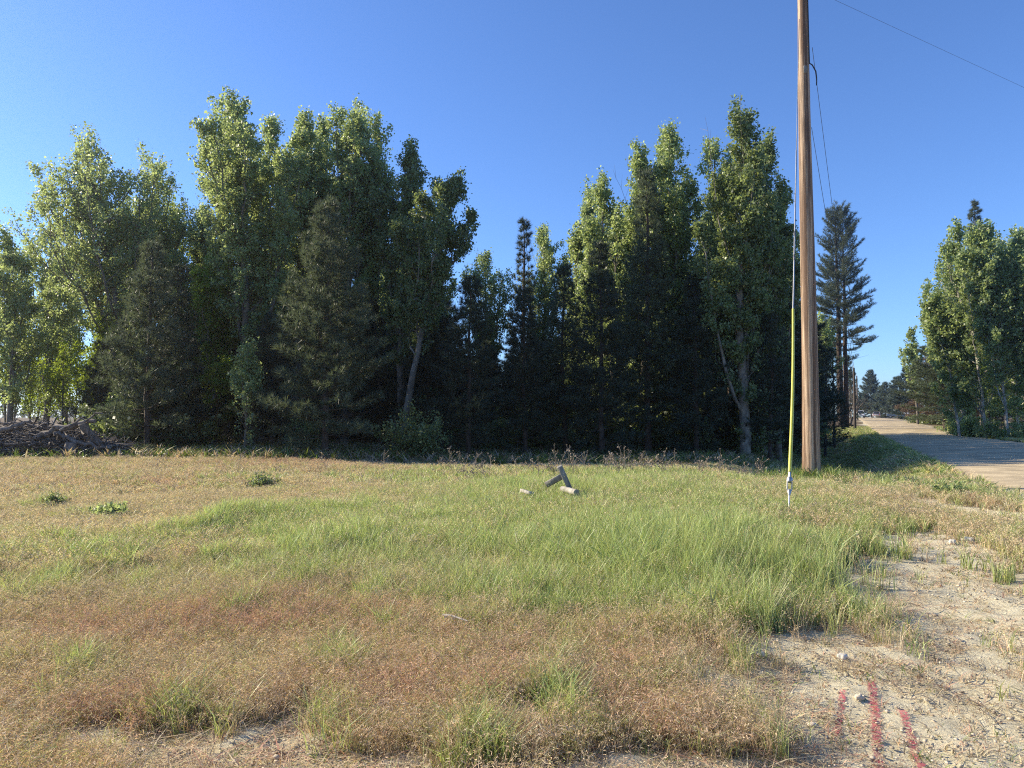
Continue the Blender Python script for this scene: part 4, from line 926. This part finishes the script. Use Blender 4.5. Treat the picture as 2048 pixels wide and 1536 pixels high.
mb = MB(); seg(mb, pt_t(618), pt_t(300), .013, 6, 8); mb.build('armour_wrap', M['galv'], gy_, True)
# far poles
FP = [(1709, 82, 736, .15, 'nearer dark utility pole beside the far road, left one'), (1714.5, 132, 752, .15, 'farther thin utility pole beside the far road, right one'), (1711.5, 190, 775, .14, 'most distant utility pole, almost hidden between the two others')]
tops = []
for px, Yd, ty, r, lab in FP:
    x, y, z = place(px, Yd); H = hgt(px, ty, Yd); o = empty('utility_pole', (x, y, z), lab, 'utility pole', 'distant utility poles'); mb = MB(); mb.tube([(0, 0, -.3), (0, 0, H * .5), (0, 0, H)], [r, r * .85, r * .7], 12, True); mb.build('shaft', M['farpole'], o, True)
    mb = MB(); mb.tube([(0, 0, H - .02), (0, 0, H + .1), (0, 0, H + .2)], [.03, .06, .03], 8, True); mb.build('insulator', M['galv'], o, True); tops.append(np.array([x, y, z + H + .1]))
def wire(a, b, sag, r, lab, grp='overhead wires', n=30):
    t = np.linspace(0, 1, n)[:, None]; q = np.asarray(a) + (np.asarray(b) - np.asarray(a)) * t; q[:, 2] -= (4 * sag * t * (1 - t))[:, 0]; mb = MB(); mb.tube(q, r, 5); return tag(mb.build('overhead_wire', M['wire'], smooth=True), lab, 'wire', grp)
wA = at(1626, 95, PD); wB = at(1622, 255, PD)
wire(np.array([px0 + .2, py0, wA[2]]), tops[0], .4, np.linspace(.006, .02, 30), 'upper thin wire running from the near pole to the distant poles')
wire(np.array([px0 + .15, py0, wB[2]]), tops[0] - np.array([0, 0, .6]), .5, np.linspace(.006, .02, 30), 'lower thin wire running from the near pole to the distant poles')
wire(tops[0], tops[1], .6, .02, 'short far wire between the two distant poles'); wire(tops[1], tops[2], .5, .02, 'farthest wire beyond the second distant pole')
w1 = at(1670, 0, 17.3); w2 = at(2048, 175, 21.5); dv = (w2 - w1) / (w2[0] - w1[0]); wire(w1 + dv * (px0 - w1[0]), w2 + dv * 40, .0, .0034, 'single wire crossing the sky at the top right corner')

# ------------------------------------------------------------------ broken timber in the grass
Yt = 12.6
def beam(name, A, B, w_, h_, mat, lab, cat, roll=0):
    A = np.array(A); B = np.array(B); d = unit(B - A); s_ = unit(np.cross(d, [0, 0, 1])); u_ = np.cross(s_, d); c_, n_ = math.cos(roll), math.sin(roll); s2 = s_ * c_ + u_ * n_; u2 = np.cross(s2, d)
    mb = MB(); mb.box((A + B) / 2, (w_, h_, np.linalg.norm(B - A)), rot=np.stack([s2, u2, d], 1), bev=.006); return tag(mb.build(name, M[mat]), lab, cat)
beam('fence_post', at(1150, 1000, Yt), at(1119, 932, Yt - .1), .11, .09, 'greywood', 'square grey post leaning left out of the tall grass', 'post', .35)
beam('plank', at(1092, 970, Yt + .25), at(1127, 951, Yt + .12), .105, .035, 'greywood', 'weathered plank resting slanted against the leaning grey post', 'plank', 1.3)
mb = MB(); A = at(1118, 976, Yt + .1); B = at(1153, 985, Yt - .45); A = A + (B - A) * .2; mb.tube([A, A + (B - A) * .5, B], [.05, .053, .053], 18, True); tag(mb.build('round_post', M['palewood'], smooth=False), 'round pale post lying in the grass with its cut end showing', 'post')
beam('board', at(1044, 981, Yt), at(1063, 987, Yt - .3), .09, .055, 'palewood', 'short whitish board end poking from the grass, left of the posts', 'board', .2)

# ------------------------------------------------------------------ vehicles far down the road
def loft(mb, prof, xs_, flip=False):
    """prof: side outline (y,z) points; xs_: list of (x, scale_z_top) slices"""
    n = len(prof); V = []
    for x, yi in xs_: V += [(x, p[0] * yi, p[1]) for p in prof]
    q = []
    for k in range(len(xs_) - 1):
        for i in range(n): q.append((k * n + i, k * n + (i + 1) % n, (k + 1) * n + (i + 1) % n, (k + 1) * n + i))
    mb.add(V, quads=q)
    for k in (0, len(xs_) - 1):
        c = np.mean([V[k * n + i] for i in range(n)], 0); mb.add([V[k * n + i] for i in range(n)] + [tuple(c)], tris=[(i, (i + 1) % n, n) for i in range(n)])
def vehicle(name, loc, rz, paint, lab, kind):
    o = empty(name, loc, lab, {'pickup_truck': 'pickup', 'camper_pickup': 'pickup'}.get(name, 'car'), rz=rz); hw = .9
    if kind == 'hatch':
        body = [(-2.1, .35), (2.1, .35), (2.15, .65), (2.0, .85), (1.1, .98), (-2.0, 1.0), (-2.15, .8)]; cab = [(1.0, .97), (.35, 1.45), (-1.5, 1.48), (-1.95, .99)]; wy = (1.3, -1.3); L_ = 2.1
    else:
        body = [(-2.7, .5), (2.6, .5), (2.68, .8), (2.55, 1.1), (1.3, 1.2), (-2.7, 1.15)]; cab = [(1.35, 1.18), (.75, 1.75), (-.5, 1.78), (-.75, 1.17)]; wy = (1.75, -1.6); L_ = 2.65
    mb = MB(); loft(mb, body, [(-hw, .97), (-hw + .08, 1), (hw - .08, 1), (hw, .97)]); mb.build('body', M[paint], o)
    mb = MB(); loft(mb, [(p[0] * .97, p[1]) for p in cab], [(-hw + .12, .93), (-hw + .18, 1), (hw - .18, 1), (hw - .12, .93)]); mb.build('window_glass', M['glass'], o)
    rf = [(cab[1][0] - .05, cab[1][1] - .03), (cab[1][0] - .1, cab[1][1] + .05), (cab[2][0] + .05, cab[2][1] + .05), (cab[2][0], cab[2][1] - .03)]; mb = MB(); loft(mb, rf, [(-hw + .2, 1), (hw - .2, 1)])
    for s_ in (-1, 1):
        for a, b in ((cab[0], cab[1]), (cab[3], cab[2])): mb.tube([(s_ * (hw - .1), a[0], a[1]), (s_ * (hw - .18), b[0], b[1])], .04, 6)
    mb.build('roof', M[paint], o)
    for y_ in wy:
        for s_ in (-1, 1):
            mb = MB(); a = np.linspace(0, 6.283, 19)[:-1]; mb.tube([(s_ * (hw - .2), y_, .36), (s_ * (hw + .02), y_, .36)], .36, 18, True); wv = mb.build('wheel', M['black'], o)
            mb = MB(); mb.tube([(s_ * (hw + .0), y_, .36), (s_ * (hw + .035), y_, .36)], .2, 12, True); mb.build('rim', M['galv'], wv)
    for s_ in (-1, 1):
        mb = MB(); mb.box((s_ * .66, L_ + .0, .78), (.3, .12, .16), bev=.02); mb.build('headlight', M['lamp'], o)
        mb = MB(); mb.box((s_ * .72, -L_ - .0, .85), (.2, .1, .2), bev=.02); mb.build('tail_light', M['redlamp'], o)
    mb = MB(); mb.box((0, L_ + .04, .5), (1.7, .14, .16), bev=.03); mb.build('bumper', M['wire'], o)
    if name == 'camper_pickup':
        mb = MB(); loft(mb, [(-2.75, 1.1), (-.8, 1.1), (-.8, 1.8), (1.0, 1.86), (1.15, 2.35), (-2.7, 2.4)], [(-1.02, .98), (-.95, 1), (.95, 1), (1.02, .98)]); c = mb.build('camper_shell', M['white'], o)
        for s_ in (-1, 1): mb = MB(); mb.box((s_ * 1.03, -1.6, 1.75), (.03, .9, .4)); mb.build('window', M['glass'], c)
    return o
ra = -math.atan(RK)
def rp(px, Yd): x = (px - 1024) / F * Yd; return (x, Yd, gz1(x, Yd) + .08)
vehicle('pickup_truck', rp(1720, 178), ra + math.pi, 'white', 'oncoming white pickup on the road, farthest left of the three vehicles', 'pickup')
vehicle('car', rp(1752, 192), ra, 'silver', 'small silver car driving away in the middle of the road', 'hatch')
vehicle('camper_pickup', rp(1795, 196), math.radians(62), 'slate', 'slate blue pickup with a white camper shell parked across the right roadside', 'pickup')

# thin scattering volume, added to imitate the lens glare towards the left
hb = MB(); hb.box((60, 260, 13.5), (1400, 1300, 31)); hz = hb.build('glare_volume', bpy.data.materials.new('glare_scatter'))
hm = hz.data.materials[0]; hm.use_nodes = True; hn = hm.node_tree; hn.nodes.clear(); ho = hn.nodes.new('ShaderNodeOutputMaterial'); pv = hn.nodes.new('ShaderNodeVolumePrincipled')
pv.inputs['Density'].default_value = .00045; pv.inputs['Anisotropy'].default_value = .78; pv.inputs['Color'].default_value = (.95, .96, 1, 1); hn.links.new(pv.outputs[0], ho.inputs['Volume']); tag(hz, kind='stuff')
